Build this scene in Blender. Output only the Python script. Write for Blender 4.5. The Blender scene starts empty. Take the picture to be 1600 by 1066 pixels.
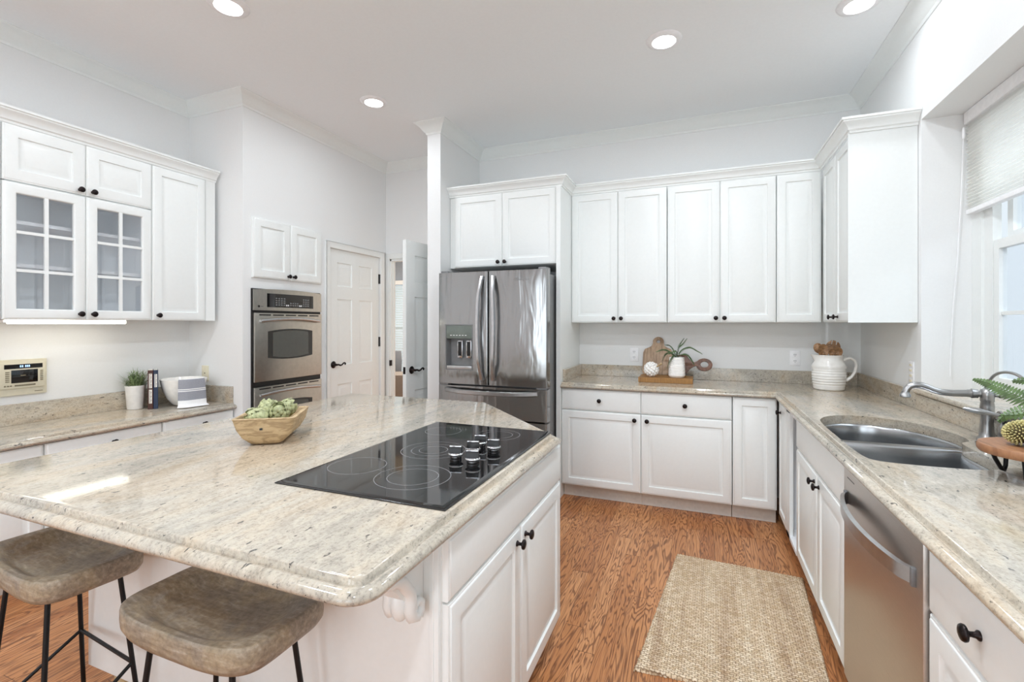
import bpy, bmesh, math, random
from mathutils import Vector, Matrix, geometry
random.seed(7)
PI = math.pi
SC = bpy.context.scene
COL = SC.collection

# ------------------------------------------------------------------ camera
cam_d = bpy.data.cameras.new('camera'); cam = bpy.data.objects.new('camera', cam_d); COL.objects.link(cam)
cam.location = (0, 0, 1.38); cam.rotation_euler = (PI/2, 0, math.radians(21.58))
cam_d.sensor_width = 36; cam_d.sensor_fit = 'HORIZONTAL'; cam_d.lens = 741.92/1600*36
cam_d.shift_y = -27.15/1600; cam_d.clip_start = 0.05; cam_d.clip_end = 60
SC.camera = cam

# ------------------------------------------------------------------ world, exposure
W = bpy.data.worlds.new('world'); SC.world = W; W.use_nodes = True
wb = W.node_tree.nodes['Background']; wb.inputs[0].default_value = (0.80, 0.89, 0.96, 1); wb.inputs[1].default_value = 0.55
SC.view_settings.view_transform = 'Standard'; SC.view_settings.look = 'None'; SC.view_settings.gamma = 1
SC.view_settings.use_curve_mapping = False; SC.view_settings.exposure = 0.88
try:
    SC.cycles.use_denoising = True; SC.cycles.denoiser = 'OPENIMAGEDENOISE'
    SC.cycles.max_bounces = 14; SC.cycles.diffuse_bounces = 12; SC.cycles.glossy_bounces = 5
    SC.cycles.transmission_bounces = 6; SC.cycles.sample_clamp_indirect = 8; SC.cycles.caustics_reflective = False; SC.cycles.caustics_refractive = False
except Exception: pass
CEIL = 3.08
CANS_AND_FILL = [(-2.34, 1.80), (-2.32, 2.99), (-.20, 2.98), (.785, 3.02), (-1.35, .9), (.05, 1.5), (-2.3, -.5), (.2, -.8)]  # entries after the visible ceiling fixtures are unseen lamps added for fill
CAN_FILL_POWER = (4.2, 2.6, 3.3, 2.0, 7, 18, 16, 14)
def area_light(name, loc, size, power, color=(1,1,1), rot=(0,0,0), shape='DISK', sy=None, spread=PI):
    l = bpy.data.lights.new(name, 'AREA'); l.shape = shape; l.size = size; l.energy = power; l.color = color
    if sy: l.size_y = sy
    l.spread = spread
    o = bpy.data.objects.new(name, l); COL.objects.link(o); o.location = loc; o.rotation_euler = rot
    return o
for i, (x, y) in enumerate(CANS_AND_FILL):
    area_light('can_or_fill_lamp', (x, y, CEIL-.012), .13, CAN_FILL_POWER[i], (.855, .93, 1))
area_light('under_cabinet_lamp', (-3.54, 1.667, 1.383), .57, .35, (1, .96, .82), (0, 0, PI/2), 'RECTANGLE', .03)
for x, w in ((-1.75, 1.3), (.25, 1.7)): area_light('daylight_fill', (x, -3.25, 1.3), w, 22, (.84, .93, 1), (PI/2, 0, 0), 'RECTANGLE', 2.3)   # added frontal fill behind the camera, outside invented rear windows
area_light('daylight_fill', (2.35, 1.9, 3.3), 1.2, 34, (.90, .95, 1), (0, math.radians(52), 0), 'RECTANGLE', 3.0)           # sky light above and outside the sink window

# ------------------------------------------------------------------ materials
def new_mat(name):
    m = bpy.data.materials.new(name); m.use_nodes = True
    nt = m.node_tree; b = nt.nodes['Principled BSDF']
    return m, nt, b
def s2l(c):
    return tuple((v/255/12.92 if v/255 <= .04045 else ((v/255+.055)/1.055)**2.4) for v in c) + (1,)
def N(nt, t, **k):
    n = nt.nodes.new(t)
    for a, v in k.items():
        if a in n.inputs.keys(): n.inputs[a].default_value = v
        else: setattr(n, a, v)
    return n
def coords(nt, scale=(1,1,1), rot=(0,0,0), loc=(0,0,0), kind='Object'):
    tc = N(nt, 'ShaderNodeTexCoord'); mp = N(nt, 'ShaderNodeMapping')
    mp.inputs['Scale'].default_value = scale; mp.inputs['Rotation'].default_value = rot; mp.inputs['Location'].default_value = loc
    nt.links.new(tc.outputs[kind], mp.inputs[0]); return mp.outputs[0]
def noise(nt, vec, scale, detail=4, rough=.5, dist=0):
    n = N(nt, 'ShaderNodeTexNoise'); n.inputs['Scale'].default_value = scale; n.inputs['Detail'].default_value = detail
    n.inputs['Roughness'].default_value = rough; n.inputs['Distortion'].default_value = dist
    nt.links.new(vec, n.inputs['Vector']); return n.outputs['Fac']
def ramp(nt, fac, stops, interp='LINEAR'):
    r = N(nt, 'ShaderNodeValToRGB'); r.color_ramp.interpolation = interp
    e = r.color_ramp.elements
    while len(e) < len(stops): e.new(.5)
    for el, (p, c) in zip(e, stops):
        el.position = p; el.color = c if len(c) == 4 else s2l(c)
    nt.links.new(fac, r.inputs[0]); return r.outputs[0]
def mixc(nt, fac, a, b, mode='MIX'):
    m = N(nt, 'ShaderNodeMix'); m.data_type = 'RGBA'; m.blend_type = mode
    for sock, v in ((m.inputs[0], fac), (m.inputs[6], a), (m.inputs[7], b)):
        if hasattr(v, 'links'): nt.links.new(v, sock)
        else: sock.default_value = v
    return m.outputs[2]
def math_(nt, op, a, b=None, c=None):
    m = N(nt, 'ShaderNodeMath'); m.operation = op
    for i, v in enumerate((a, b, c)):
        if v is None: continue
        if hasattr(v, 'links'): nt.links.new(v, m.inputs[i])
        else: m.inputs[i].default_value = v
    return m.outputs[0]
def bump(nt, b, h, strength=.3, dist=.01):
    n = N(nt, 'ShaderNodeBump'); n.inputs['Strength'].default_value = strength; n.inputs['Distance'].default_value = dist
    nt.links.new(h, n.inputs['Height']); nt.links.new(n.outputs[0], b.inputs['Normal'])
def plain(name, rgb, rough=.5, metal=0, nscale=40, var=.03, bmp=0, coat=0, spec=None):
    """a plain finish with a faint procedural unevenness"""
    m, nt, b = new_mat(name); v = coords(nt); f = noise(nt, v, nscale, 3)
    c = s2l(rgb); lo = tuple(x*(1-var) for x in c[:3])+(1,); hi = tuple(min(1, x*(1+var)) for x in c[:3])+(1,)
    nt.links.new(ramp(nt, f, [(.35, lo), (.65, hi)]), b.inputs['Base Color'])
    b.inputs['Roughness'].default_value = rough; b.inputs['Metallic'].default_value = metal
    if coat: b.inputs['Coat Weight'].default_value = coat; b.inputs['Coat Roughness'].default_value = .08
    if spec is not None: b.inputs['Specular IOR Level'].default_value = spec
    if bmp: bump(nt, b, f, bmp, .002)
    return m
def emit(name, rgb, s):
    m, nt, b = new_mat(name); b.inputs['Base Color'].default_value = rgb+(1,)
    b.inputs['Emission Color'].default_value = rgb+(1,); b.inputs['Emission Strength'].default_value = s; return m

def granite(name, ang, seed):
    m, nt, b = new_mat(name)
    base = coords(nt, rot=(0, 0, ang), loc=(seed, seed*.7, 0))
    st = coords(nt, scale=(1, .20, 1), rot=(0, 0, ang), loc=(seed, seed*.7, 0))
    st2 = coords(nt, scale=(1, .38, 1), rot=(0, 0, ang+.15), loc=(seed+3, seed, 0))
    f1 = noise(nt, st, 15, 9, .70, .8); f2 = noise(nt, st2, 62, 6, .72, .5); f3 = noise(nt, base, 130, 5, .68)
    big = noise(nt, st2, 3.6, 4, .6, .9)
    c = ramp(nt, f1, [(.30, (128, 124, 116)), (.40, (176, 170, 159)), (.48, (212, 205, 192)), (.58, (228, 222, 210)), (.68, (206, 184, 154))])
    c2 = ramp(nt, f2, [(.32, (92, 90, 88)), (.43, (178, 172, 161)), (.55, (232, 226, 215)), (.72, (206, 184, 154))])
    c = mixc(nt, .5, c, c2)
    tint = ramp(nt, big, [(.38, (186, 188, 188)), (.5, (236, 231, 222)), (.62, (234, 211, 182))])
    c = mixc(nt, .38, c, tint)
    mott = ramp(nt, f3, [(.34, (92, 90, 86)), (.46, (226, 222, 214)), (.70, (250, 247, 241))])
    c = mixc(nt, .46, c, mott, 'MULTIPLY')
    # dark mineral specks, elongated along the vein, gathered in drifts
    sp = coords(nt, scale=(1, .42, 1), rot=(0, 0, ang+.1), loc=(seed, 5, 0))
    s1 = noise(nt, sp, 70, 3, .55, .3); gather = noise(nt, st2, 7, 3, .6, .5)
    thr = math_(nt, 'MULTIPLY_ADD', gather, -.16, .428)
    d = math_(nt, 'SUBTRACT', thr, s1)
    dk = ramp(nt, math_(nt, 'MULTIPLY_ADD', d, 22, .0), [(0, (0,0,0,1)), (.9, (1,1,1,1))])
    c = mixc(nt, math_(nt, 'MULTIPLY', dk, .82), c, s2l((62, 62, 66)))
    c = mixc(nt, 1.0, c, (.74, .715, .68, 1), 'MULTIPLY')
    nt.links.new(c, b.inputs['Base Color'])
    b.inputs['Roughness'].default_value = .09; b.inputs['Specular IOR Level'].default_value = .55
    return m

def oak_floor():
    m, nt, b = new_mat('oak_floor')
    tc = N(nt, 'ShaderNodeTexCoord'); sx = N(nt, 'ShaderNodeSeparateXYZ'); nt.links.new(tc.outputs['Object'], sx.inputs[0])
    wdt = .082; px = math_(nt, 'DIVIDE', sx.outputs[0], wdt); pid = math_(nt, 'FLOOR', px); fx = math_(nt, 'FRACT', px)
    wn = N(nt, 'ShaderNodeTexWhiteNoise'); wn.noise_dimensions = '1D'; nt.links.new(pid, wn.inputs['W'])
    yy = math_(nt, 'MULTIPLY_ADD', wn.outputs['Value'], 7.3, sx.outputs[1])
    py = math_(nt, 'DIVIDE', yy, 1.15); bid = math_(nt, 'FLOOR', py); fy = math_(nt, 'FRACT', py)
    wn2 = N(nt, 'ShaderNodeTexWhiteNoise'); wn2.noise_dimensions = '2D'
    cb = N(nt, 'ShaderNodeCombineXYZ'); nt.links.new(pid, cb.inputs[0]); nt.links.new(bid, cb.inputs[1]); nt.links.new(cb.outputs[0], wn2.inputs['Vector'])
    r = wn2.outputs['Value']
    gx = math_(nt, 'MULTIPLY_ADD', r, 13.1, sx.outputs[0]); gv = N(nt, 'ShaderNodeCombineXYZ')
    nt.links.new(math_(nt, 'MULTIPLY', gx, 7.5), gv.inputs[0]); nt.links.new(math_(nt, 'MULTIPLY', yy, .75), gv.inputs[1]); nt.links.new(math_(nt, 'MULTIPLY', r, 40), gv.inputs[2])
    f = noise(nt, gv.outputs[0], 1.6, 3, .55, .5)
    rings = math_(nt, 'SINE', math_(nt, 'MULTIPLY', f, 112))
    gv2 = N(nt, 'ShaderNodeCombineXYZ'); nt.links.new(math_(nt, 'MULTIPLY', gx, 220), gv2.inputs[0]); nt.links.new(math_(nt, 'MULTIPLY', yy, 7), gv2.inputs[1])
    fine = noise(nt, gv2.outputs[0], 1, 3, .6)
    rr = math_(nt, 'MULTIPLY_ADD', rings, .5, .5)
    line = ramp(nt, rr, [(.0, (0,0,0,1)), (.45, (0,0,0,1)), (1, (1,1,1,1))])
    basec = ramp(nt, r, [(0, (180, 120, 76)), (.5, (196, 136, 88)), (1, (210, 152, 104))])
    c = mixc(nt, math_(nt, 'MULTIPLY', line, .72), basec, s2l((104, 60, 38)))
    fi = ramp(nt, fine, [(.3, (190, 170, 150)), (.6, (255, 255, 255))])
    c = mixc(nt, .5, c, fi, 'MULTIPLY')
    e1 = math_(nt, 'LESS_THAN', fx, .018); e2 = math_(nt, 'LESS_THAN', fy, .0022); e = math_(nt, 'MAXIMUM', e1, e2)
    c = mixc(nt, math_(nt, 'MULTIPLY', e, .75), c, s2l((66, 38, 26)))
    nt.links.new(c, b.inputs['Base Color']); b.inputs['Roughness'].default_value = .34; b.inputs['Specular IOR Level'].default_value = .35
    bump(nt, b, math_(nt, 'MULTIPLY_ADD', e, -1, math_(nt, 'MULTIPLY', line, -.2)), .25, .001)
    return m

def wood(name, light, mid, dark, scale=(1, 9, 1), s=5, rough=.5, rings=30, amt=.6, rot=(0,0,0)):
    m, nt, b = new_mat(name); v = coords(nt, scale=scale, rot=rot)
    f = noise(nt, v, s, 4, .6, .6); rg = math_(nt, 'MULTIPLY_ADD', math_(nt, 'SINE', math_(nt, 'MULTIPLY', f, rings)), .5, .5)
    f2 = noise(nt, v, s*7, 4, .6)
    c = ramp(nt, f2, [(.3, mid), (.7, light)])
    c = mixc(nt, math_(nt, 'MULTIPLY', ramp(nt, rg, [(.4, (0,0,0,1)), (1, (1,1,1,1))]), amt), c, s2l(dark))
    nt.links.new(c, b.inputs['Base Color']); b.inputs['Roughness'].default_value = rough; bump(nt, b, f2, .25, .002)
    return m

def weathered():
    m, nt, b = new_mat('weathered_wood'); v = coords(nt, scale=(1, 1, 1)); vs = coords(nt, scale=(1.2, 7, 7))
    f = noise(nt, v, 9, 5, .6, .5); f2 = noise(nt, vs, 14, 6, .65, .4); f3 = noise(nt, v, 90, 3, .6)
    c = ramp(nt, f, [(.30, (118, 108, 98)), (.45, (150, 138, 122)), (.58, (176, 158, 128)), (.72, (200, 194, 184))])
    c = mixc(nt, .45, c, ramp(nt, f2, [(.3, (92, 80, 68)), (.55, (156, 144, 128)), (.75, (204, 196, 186))]))
    c = mixc(nt, .3, c, ramp(nt, f3, [(.35, (120, 110, 100)), (.6, (255, 255, 255))]), 'MULTIPLY')
    nt.links.new(c, b.inputs['Base Color']); b.inputs['Roughness'].default_value = .42; b.inputs['Specular IOR Level'].default_value = .4
    bump(nt, b, f2, .35, .003); return m

def steel(name, rgb=(150, 149, 148), rough=.27, brush=(1, 1, 60), wave=0, ws=(3, 3, .5), aniso=0):
    m, nt, b = new_mat(name); v = coords(nt, scale=brush); f = noise(nt, v, 30, 3, .6)
    c = s2l(rgb); nt.links.new(ramp(nt, f, [(.3, tuple(x*.93 for x in c[:3])+(1,)), (.7, tuple(min(1, x*1.06) for x in c[:3])+(1,))]), b.inputs['Base Color'])
    b.inputs['Metallic'].default_value = 1; b.inputs['Roughness'].default_value = rough
    if aniso:
        tg = N(nt, 'ShaderNodeTangent'); tg.direction_type = 'RADIAL'; tg.axis = 'Z'; nt.links.new(tg.outputs[0], b.inputs['Tangent']); b.inputs['Anisotropic'].default_value = aniso
    if wave:
        w = noise(nt, coords(nt, scale=ws), 2.2, 2, .5, .4)
        bump(nt, b, w, 1.0, wave)
    return m

def jute():
    m, nt, b = new_mat('jute'); v = coords(nt, rot=(0, 0, .03))
    wv = N(nt, 'ShaderNodeTexNoise'); wv.inputs['Scale'].default_value = 14; nt.links.new(v, wv.inputs['Vector'])
    vm = N(nt, 'ShaderNodeVectorMath'); vm.operation = 'MULTIPLY_ADD'; nt.links.new(wv.outputs['Color'], vm.inputs[0]); vm.inputs[1].default_value = (.008, .008, 0); nt.links.new(v, vm.inputs[2])
    br = N(nt, 'ShaderNodeTexBrick'); nt.links.new(vm.outputs[0], br.inputs['Vector']); br.offset = .5
    for k, q in (('Scale', 1), ('Mortar Size', .0016), ('Mortar Smooth', .9), ('Brick Width', .021), ('Row Height', .0125), ('Bias', 0)): br.inputs[k].default_value = q
    br.inputs['Color1'].default_value = s2l((222, 204, 178)); br.inputs['Color2'].default_value = s2l((248, 238, 222)); br.inputs['Mortar'].default_value = s2l((160, 132, 104))
    f = noise(nt, v, 120, 4, .7); f2 = noise(nt, coords(nt, scale=(1, .05, 1)), 26, 3, .6); f3 = noise(nt, coords(nt, scale=(.05, 1, 1)), 24, 3, .6)
    c = mixc(nt, .55, br.outputs['Color'], ramp(nt, f, [(.32, (150, 122, 94)), (.5, (222, 206, 182)), (.7, (255, 248, 236))]), 'MULTIPLY')
    c = mixc(nt, .45, c, ramp(nt, f2, [(.32, (176, 144, 112)), (.5, (240, 230, 214)), (.68, (255, 255, 250))]), 'MULTIPLY')
    c = mixc(nt, ramp(nt, f3, [(.31, (.8,.8,.8,1)), (.36, (0,0,0,1))]), c, s2l((126, 98, 72)))
    c = mixc(nt, 1.0, c, (1.12, 1.13, 1.15, 1), 'MULTIPLY')
    nt.links.new(c, b.inputs['Base Color']); b.inputs['Roughness'].default_value = .95; b.inputs['Specular IOR Level'].default_value = .1
    bump(nt, b, math_(nt, 'MULTIPLY_ADD', br.outputs['Fac'], -1, f), .8, .004); return m

def glass(name, rgb=(.95, .97, 1), mix=.12, rough=.02):
    m, nt, b = new_mat(name); tr = N(nt, 'ShaderNodeBsdfTransparent'); gl = N(nt, 'ShaderNodeBsdfGlossy')
    tr.inputs[0].default_value = rgb+(1,); gl.inputs['Roughness'].default_value = rough
    fr = N(nt, 'ShaderNodeFresnel'); ge = N(nt, 'ShaderNodeNewGeometry')
    nt.links.new(math_(nt, 'MULTIPLY_ADD', ge.outputs['Backfacing'], -.8333, 1.5), fr.inputs[0])
    nz = noise(nt, coords(nt), 3, 2); mx = N(nt, 'ShaderNodeMixShader')
    f = math_(nt, 'ADD', math_(nt, 'MULTIPLY', fr.outputs[0], 1.0), math_(nt, 'MULTIPLY', nz, mix))
    nt.links.new(f, mx.inputs[0]); nt.links.new(tr.outputs[0], mx.inputs[1]); nt.links.new(gl.outputs[0], mx.inputs[2])
    nt.links.new(mx.outputs[0], nt.nodes['Material Output'].inputs[0]); return m

WALL = plain('wall_paint', (229, 230, 230), .6, nscale=120, var=.008)
CEILM = plain('ceiling_paint', (238, 241, 243), .8, nscale=60, var=.008)
TRIM = plain('trim_paint', (231, 234, 233), .35, nscale=60, var=.008)
CAB = plain('cabinet_white', (232, 235, 234), .36, nscale=50, var=.008)
CABIN = plain('cabinet_inside', (240, 242, 244), .5, nscale=30, var=.01)
TOE = plain('toe_kick', (206, 202, 195), .5)
KNOB = plain('oiled_bronze', (44, 38, 38), .3, .85, 200, .3)
GR_I = granite('granite_island', .35, 1.3)
GR_R = granite('granite_sink_run', 1.48, 6.1)
GR_L = granite('granite_wall_run', .35, 9.7)
FLOOR = oak_floor()
STEEL = steel('stainless', (160, 160, 160), .17, (1, 1, 60), .008, (5.2, 1, 1.0), .85)
STEEL_W = steel('stainless_warm', (184, 180, 172), .3, (60, 1, 1))
STEEL_H = steel('stainless_handle', (196, 197, 199), .28, (1, 1, 1))
STEEL_S = steel('stainless_sink', (176, 178, 180), .24, (50, 50, 1))
NICKEL = steel('brushed_nickel', (168, 168, 168), .28, (1, 1, 40))
STEEL_D = steel('stainless_dishwasher', (206, 200, 194), .34, (1, 1, 60), aniso=.6)
GREYP = plain('grey_enamel', (126, 127, 128), .4, .3)
BLACK = plain('black_plastic', (14, 14, 15), .35)
BLACKG = plain('black_glass', (10, 10, 11), .05, spec=.8)
BMETAL = plain('black_metal', (20, 20, 22), .45, .4)
CHROME = plain('chrome', (205, 205, 208), .1, 1)
RINGM = plain('burner_ring_print', (120, 120, 122), .15)
GLASS = glass('cabinet_glass', (.975, .985, .995), .16)
WGLASS = glass('window_glass', (.96, .98, 1), .03)
CREAM = plain('cream_plastic', (208, 202, 182), .45)
CREAMD = plain('cream_plastic_dark', (120, 112, 92), .5)
WHITEP = plain('white_plastic', (240, 240, 242), .35)
BEIGEP = plain('beige_plate', (222, 214, 190), .4)
CERAM = plain('white_ceramic', (238, 236, 232), .18, coat=.5)
CERAM_M = plain('matt_ceramic', (240, 238, 235), .5, bmp=.1)
LEAF = plain('leaf_green', (78, 100, 62), .5, nscale=30, var=.35)
LEAFL = plain('grass_green', (134, 152, 108), .5, nscale=40, var=.35)
FERN = plain('fern_green', (84, 108, 62), .45, nscale=25, var=.35)
ARTI = plain('artichoke_green', (166, 170, 128), .5, nscale=60, var=.25)
POD = plain('pod_yellow', (198, 188, 132), .5, nscale=80, var=.25)
PODC = plain('pod_core', (70, 60, 34), .8)
DOUGH = wood('pale_carved_wood', (202, 178, 140), (184, 158, 120), (120, 92, 60), (2, 2, 9), 4, .6, 26, .45)
ACACIA = wood('grey_acacia', (190, 164, 138), (158, 130, 104), (104, 80, 60), (9, 1, 1.2), 4, .5, 20, .5)
WALNUT = wood('walnut', (124, 82, 58), (98, 62, 42), (58, 34, 22), (6, 1, 4), 4, .4, 24, .6, (0, .7, 0))
ENDGR = wood('amber_block', (170, 124, 66), (138, 96, 46), (96, 62, 28), (14, 1, 1), 3, .45, 8, .6)
SPOON = wood('dark_spoon_wood', (178, 138, 98), (140, 102, 68), (84, 58, 38), (3, 3, 8), 8, .45, 26, .6)
DISC = wood('round_board_wood', (164, 118, 84), (138, 94, 64), (92, 58, 38), (7, 1, 1), 4, .45, 18, .5)
RAWW = wood('raw_pine', (206, 186, 150), (190, 168, 130), (150, 124, 88), (1, 8, 1), 5, .6, 12, .3)
WEATH = weathered()
JUTE = jute()
TOWELW = plain('towel_white', (240, 240, 240), .9, nscale=300, var=.04, bmp=.3)
TOWELG = plain('towel_grey', (150, 152, 160), .9, nscale=300, var=.08, bmp=.3)
BOOKB = plain('book_brown', (74, 44, 38), .5); BOOKN = plain('book_navy', (38, 52, 76), .5); PAPER = plain('paper', (226, 222, 214), .7)
RUST = plain('book_rust', (150, 84, 52), .5)
def blind_mat():
    m, nt, b = new_mat('honeycomb_shade'); v = coords(nt)
    b.inputs['Base Color'].default_value = s2l((246, 246, 244)); b.inputs['Roughness'].default_value = .8
    tl = N(nt, 'ShaderNodeBsdfTranslucent'); tl.inputs[0].default_value = s2l((250, 250, 248)); mx = N(nt, 'ShaderNodeMixShader')
    mx.inputs[0].default_value = .6; nt.links.new(b.outputs[0], mx.inputs[1]); nt.links.new(tl.outputs[0], mx.inputs[2])
    nt.links.new(mx.outputs[0], nt.nodes['Material Output'].inputs[0]); bump(nt, b, noise(nt, v, 300, 2), .1, .001); return m
SHADE = blind_mat()
LENS = emit('lamp_lens', (1, .97, .93), 9.0)
TUBE = emit('lamp_tube', (1, .98, .86), 3.0)
DISP = emit('display_glow', (.35, .55, .9), .5)
SKYBLUE = plain('far_window_blind', (196, 214, 222), .6)
GREYF = plain('grey_upholstery', (96, 98, 102), .9)
TAUPE = plain('taupe_cloth', (126, 116, 106), .9)
STONEW = plain('outside_siding', (206, 216, 222), .7)

# ------------------------------------------------------------------ mesh helpers
class MB:
    def __init__(s, M=None): s.v = []; s.f = []; s.M = M or Matrix()
    def pt(s, p):
        s.v.append(tuple(s.M @ Vector(p))); return len(s.v)-1
    def pts(s, ps): return [s.pt(p) for p in ps]
    def face(s, ids): s.f.append(tuple(ids))
    def box(s, a, b):
        x0, y0, z0 = a; x1, y1, z1 = b
        i = s.pts([(x0,y0,z0),(x1,y0,z0),(x1,y1,z0),(x0,y1,z0),(x0,y0,z1),(x1,y0,z1),(x1,y1,z1),(x0,y1,z1)])
        for q in ((0,1,2,3),(4,5,6,7),(0,1,5,4),(1,2,6,5),(2,3,7,6),(3,0,4,7)): s.face([i[k] for k in q])
        return s
    def loft(s, rings, closed=True, cap0=True, cap1=True, wrap=False):
        R = [s.pts(r) for r in rings]; n = len(R[0])
        pairs = list(zip(R, R[1:])) + ([(R[-1], R[0])] if wrap else [])
        for a, b in pairs:
            for k in range(n if closed else n-1):
                l = (k+1) % n; s.face((a[k], a[l], b[l], b[k]))
        if closed and not wrap:
            if cap0: s.face(R[0])
            if cap1: s.face(R[-1])
        return s
    def prism(s, poly, z0, z1):
        return s.loft([[(x, y, z0) for x, y in poly], [(x, y, z1) for x, y in poly]])
    def extr(s, poly, y0, y1):      # outline in local x-z, thickness along y
        return s.loft([[(x, y0, z) for x, z in poly], [(x, y1, z) for x, z in poly]])
    def tube(s, path, r, n=8, caps=True, flat=None):
        P = [Vector(p) for p in path]; R = r if isinstance(r, (list, tuple)) else [r]*len(P)
        up = None; rings = []
        for i, p in enumerate(P):
            t = (P[min(i+1, len(P)-1)]-P[max(i-1, 0)]).normalized()
            if up is None:
                up = Vector((0, 0, 1)) if abs(t.z) < .9 else Vector((1, 0, 0))
            sd = t.cross(up).normalized(); up = sd.cross(t).normalized()
            fl = flat or (1, 1)
            rings.append([p+sd*R[i]*fl[0]*math.cos(2*PI*k/n)+up*R[i]*fl[1]*math.sin(2*PI*k/n) for k in range(n)])
        return s.loft(rings, cap0=caps, cap1=caps)
    def lathe(s, prof, c=(0,0,0), n=24, ax='z', cap0=True, cap1=True, wob=None):
        rings = []
        for r, h in prof:
            ring = []
            for k in range(n):
                a = 2*PI*k/n; rr = max(r, 1e-5)*(wob(a, h) if wob else 1); x, y = rr*math.cos(a), rr*math.sin(a)
                p = {'z': (x, y, h), 'y': (x, h, y), 'x': (h, x, y)}[ax]
                ring.append((c[0]+p[0], c[1]+p[1], c[2]+p[2]))
            rings.append(ring)
        return s.loft(rings, cap0=cap0, cap1=cap1)
    def build(s, name, mat, parent=None, smooth=40, bevel=0, merge=True, recalc=True):
        me = bpy.data.meshes.new(name); bm = bmesh.new()
        vs = [bm.verts.new(p) for p in s.v]
        for f in s.f:
            if len(set(f)) < 3: continue
            try: bm.faces.new([vs[i] for i in f])
            except ValueError: pass
        if merge: bmesh.ops.remove_doubles(bm, verts=bm.verts, dist=1e-5)
        if recalc: bmesh.ops.recalc_face_normals(bm, faces=bm.faces)
        if bevel:
            es = [e for e in bm.edges if len(e.link_faces) == 2 and e.calc_face_angle(0) > .5]
            bmesh.ops.bevel(bm, geom=es, offset=bevel, segments=2, affect='EDGES', profile=.6)
        if smooth:
            lim = math.radians(smooth)
            for f in bm.faces: f.smooth = True
            for e in bm.edges:
                if len(e.link_faces) != 2 or e.calc_face_angle(0) > lim: e.smooth = False
        bm.to_mesh(me); bm.free()
        if parent is not None: me.transform(WM[root_of(parent).name].inverted())
        o = bpy.data.objects.new(name, me); COL.objects.link(o)
        if mat: me.materials.append(mat)
        if parent is not None: o.parent = parent
        else: WM[o.name] = Matrix()
        return o
WM = {}
def root_of(o):
    while o.parent: o = o.parent
    return o
def thing(name, label, cat, loc=(0,0,0), rz=0, group=None):
    o = bpy.data.objects.new(name, None); COL.objects.link(o); o.empty_display_size = .05
    o.location = loc; o.rotation_euler = (0, 0, rz); WM[o.name] = Matrix.Translation(loc) @ Matrix.Rotation(rz, 4, 'Z')
    o['label'] = label; o['category'] = cat
    if group: o['group'] = group
    return o
def tag(o, label, cat, group=None):
    o['label'] = label; o['category'] = cat
    if group: o['group'] = group
    c = Vector((0, 0, 0)); bb = [Vector(v.co) for v in o.data.vertices]
    lo = Vector([min(v[i] for v in bb) for i in range(3)]); hi = Vector([max(v[i] for v in bb) for i in range(3)])
    c = Vector(((lo.x+hi.x)/2, (lo.y+hi.y)/2, lo.z)); o.data.transform(Matrix.Translation(-c)); o.location = c
    return o
def struct(o): o['kind'] = 'structure'; return o
def Fr(ox, oy, u, n):     # local (along, outward, up) -> world
    return Matrix(((u[0], n[0], 0, ox), (u[1], n[1], 0, oy), (0, 0, 1, 0), (0, 0, 0, 1)))
F_BACK = lambda y: Fr(0, y, (1, 0), (0, -1))        # faces the viewer, along = x
F_SINK = lambda x: Fr(x, 0, (0, 1), (-1, 0))        # faces -x, along = y
F_EAST = lambda x: Fr(x, 0, (0, 1), (1, 0))         # faces +x, along = y

def rect(a0, a1, z0, z1, ins, b): return [(a0+ins, b, z0+ins), (a1-ins, b, z0+ins), (a1-ins, b, z1-ins), (a0+ins, b, z1-ins)]
EDGE = [(0, -.020), (0, -.007), (.002, -.0045), (.007, -.0035), (.009, -.0008), (.012, 0)]
def mb_panel(F, a0, a1, z0, z1, raised=True, stile=.056):
    m = MB(F); pr = list(EDGE)
    if raised: pr += [(stile, 0), (stile+.003, -.0085), (stile+.009, -.0095), (stile+.031, -.002), (stile+.034, -.0012)]
    return m.loft([rect(a0, a1, z0, z1, i, b) for i, b in pr])
def mb_knob(F, a, z, b=0, s=1.0):
    m = MB(F @ Matrix.Translation((a, b, z)))
    pr = [(.0095, 0), (.0095, .003), (.006, .006), (.005, .014), (.007, .018), (.0155, .021), (.0165, .025), (.0145, .0285), (.008, .031), (.0001, .032)]
    return m.lathe([(r*s, h*s) for r, h in pr], ax='y', n=18, cap0=False)
def door(par, F, a0, a1, z0, z1, knob=None, raised=True, name='door', g=.0015, stile=.056):
    d = mb_panel(F, a0+g, a1-g, z0+g, z1-g, raised, stile).build(name, CAB, par)
    if knob: mb_knob(F, *knob).build('knob', KNOB, d, 60)
    return d
def cabinet(label, F, a0, a1, z0, z1, depth, fronts, group, toe=0, name='base_cabinet', body=True, kickmat=None):
    c = F @ Vector(((a0+a1)/2, -depth/2, 0 if toe else z0))
    t = thing(name, label, 'cabinet', tuple(c), 0, group)
    m = MB(F); m.box((a0+.0008, -depth+.002, z0), (a1-.0008, -.0215, z1)); m.build('carcass', CAB, t, bevel=.0008)
    if toe:
        m = MB(F); m.box((a0+.0008, -.09, 0.001), (a1-.0008, -.075, z0)); m.build('toe_kick', TOE, t)
    for f in fronts: door(t, F, *f[:4], knob=f[4], raised=f[5] if len(f) > 5 else True, name=f[6] if len(f) > 6 else 'door', stile=f[7] if len(f) > 7 else .056)
    return t

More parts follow.
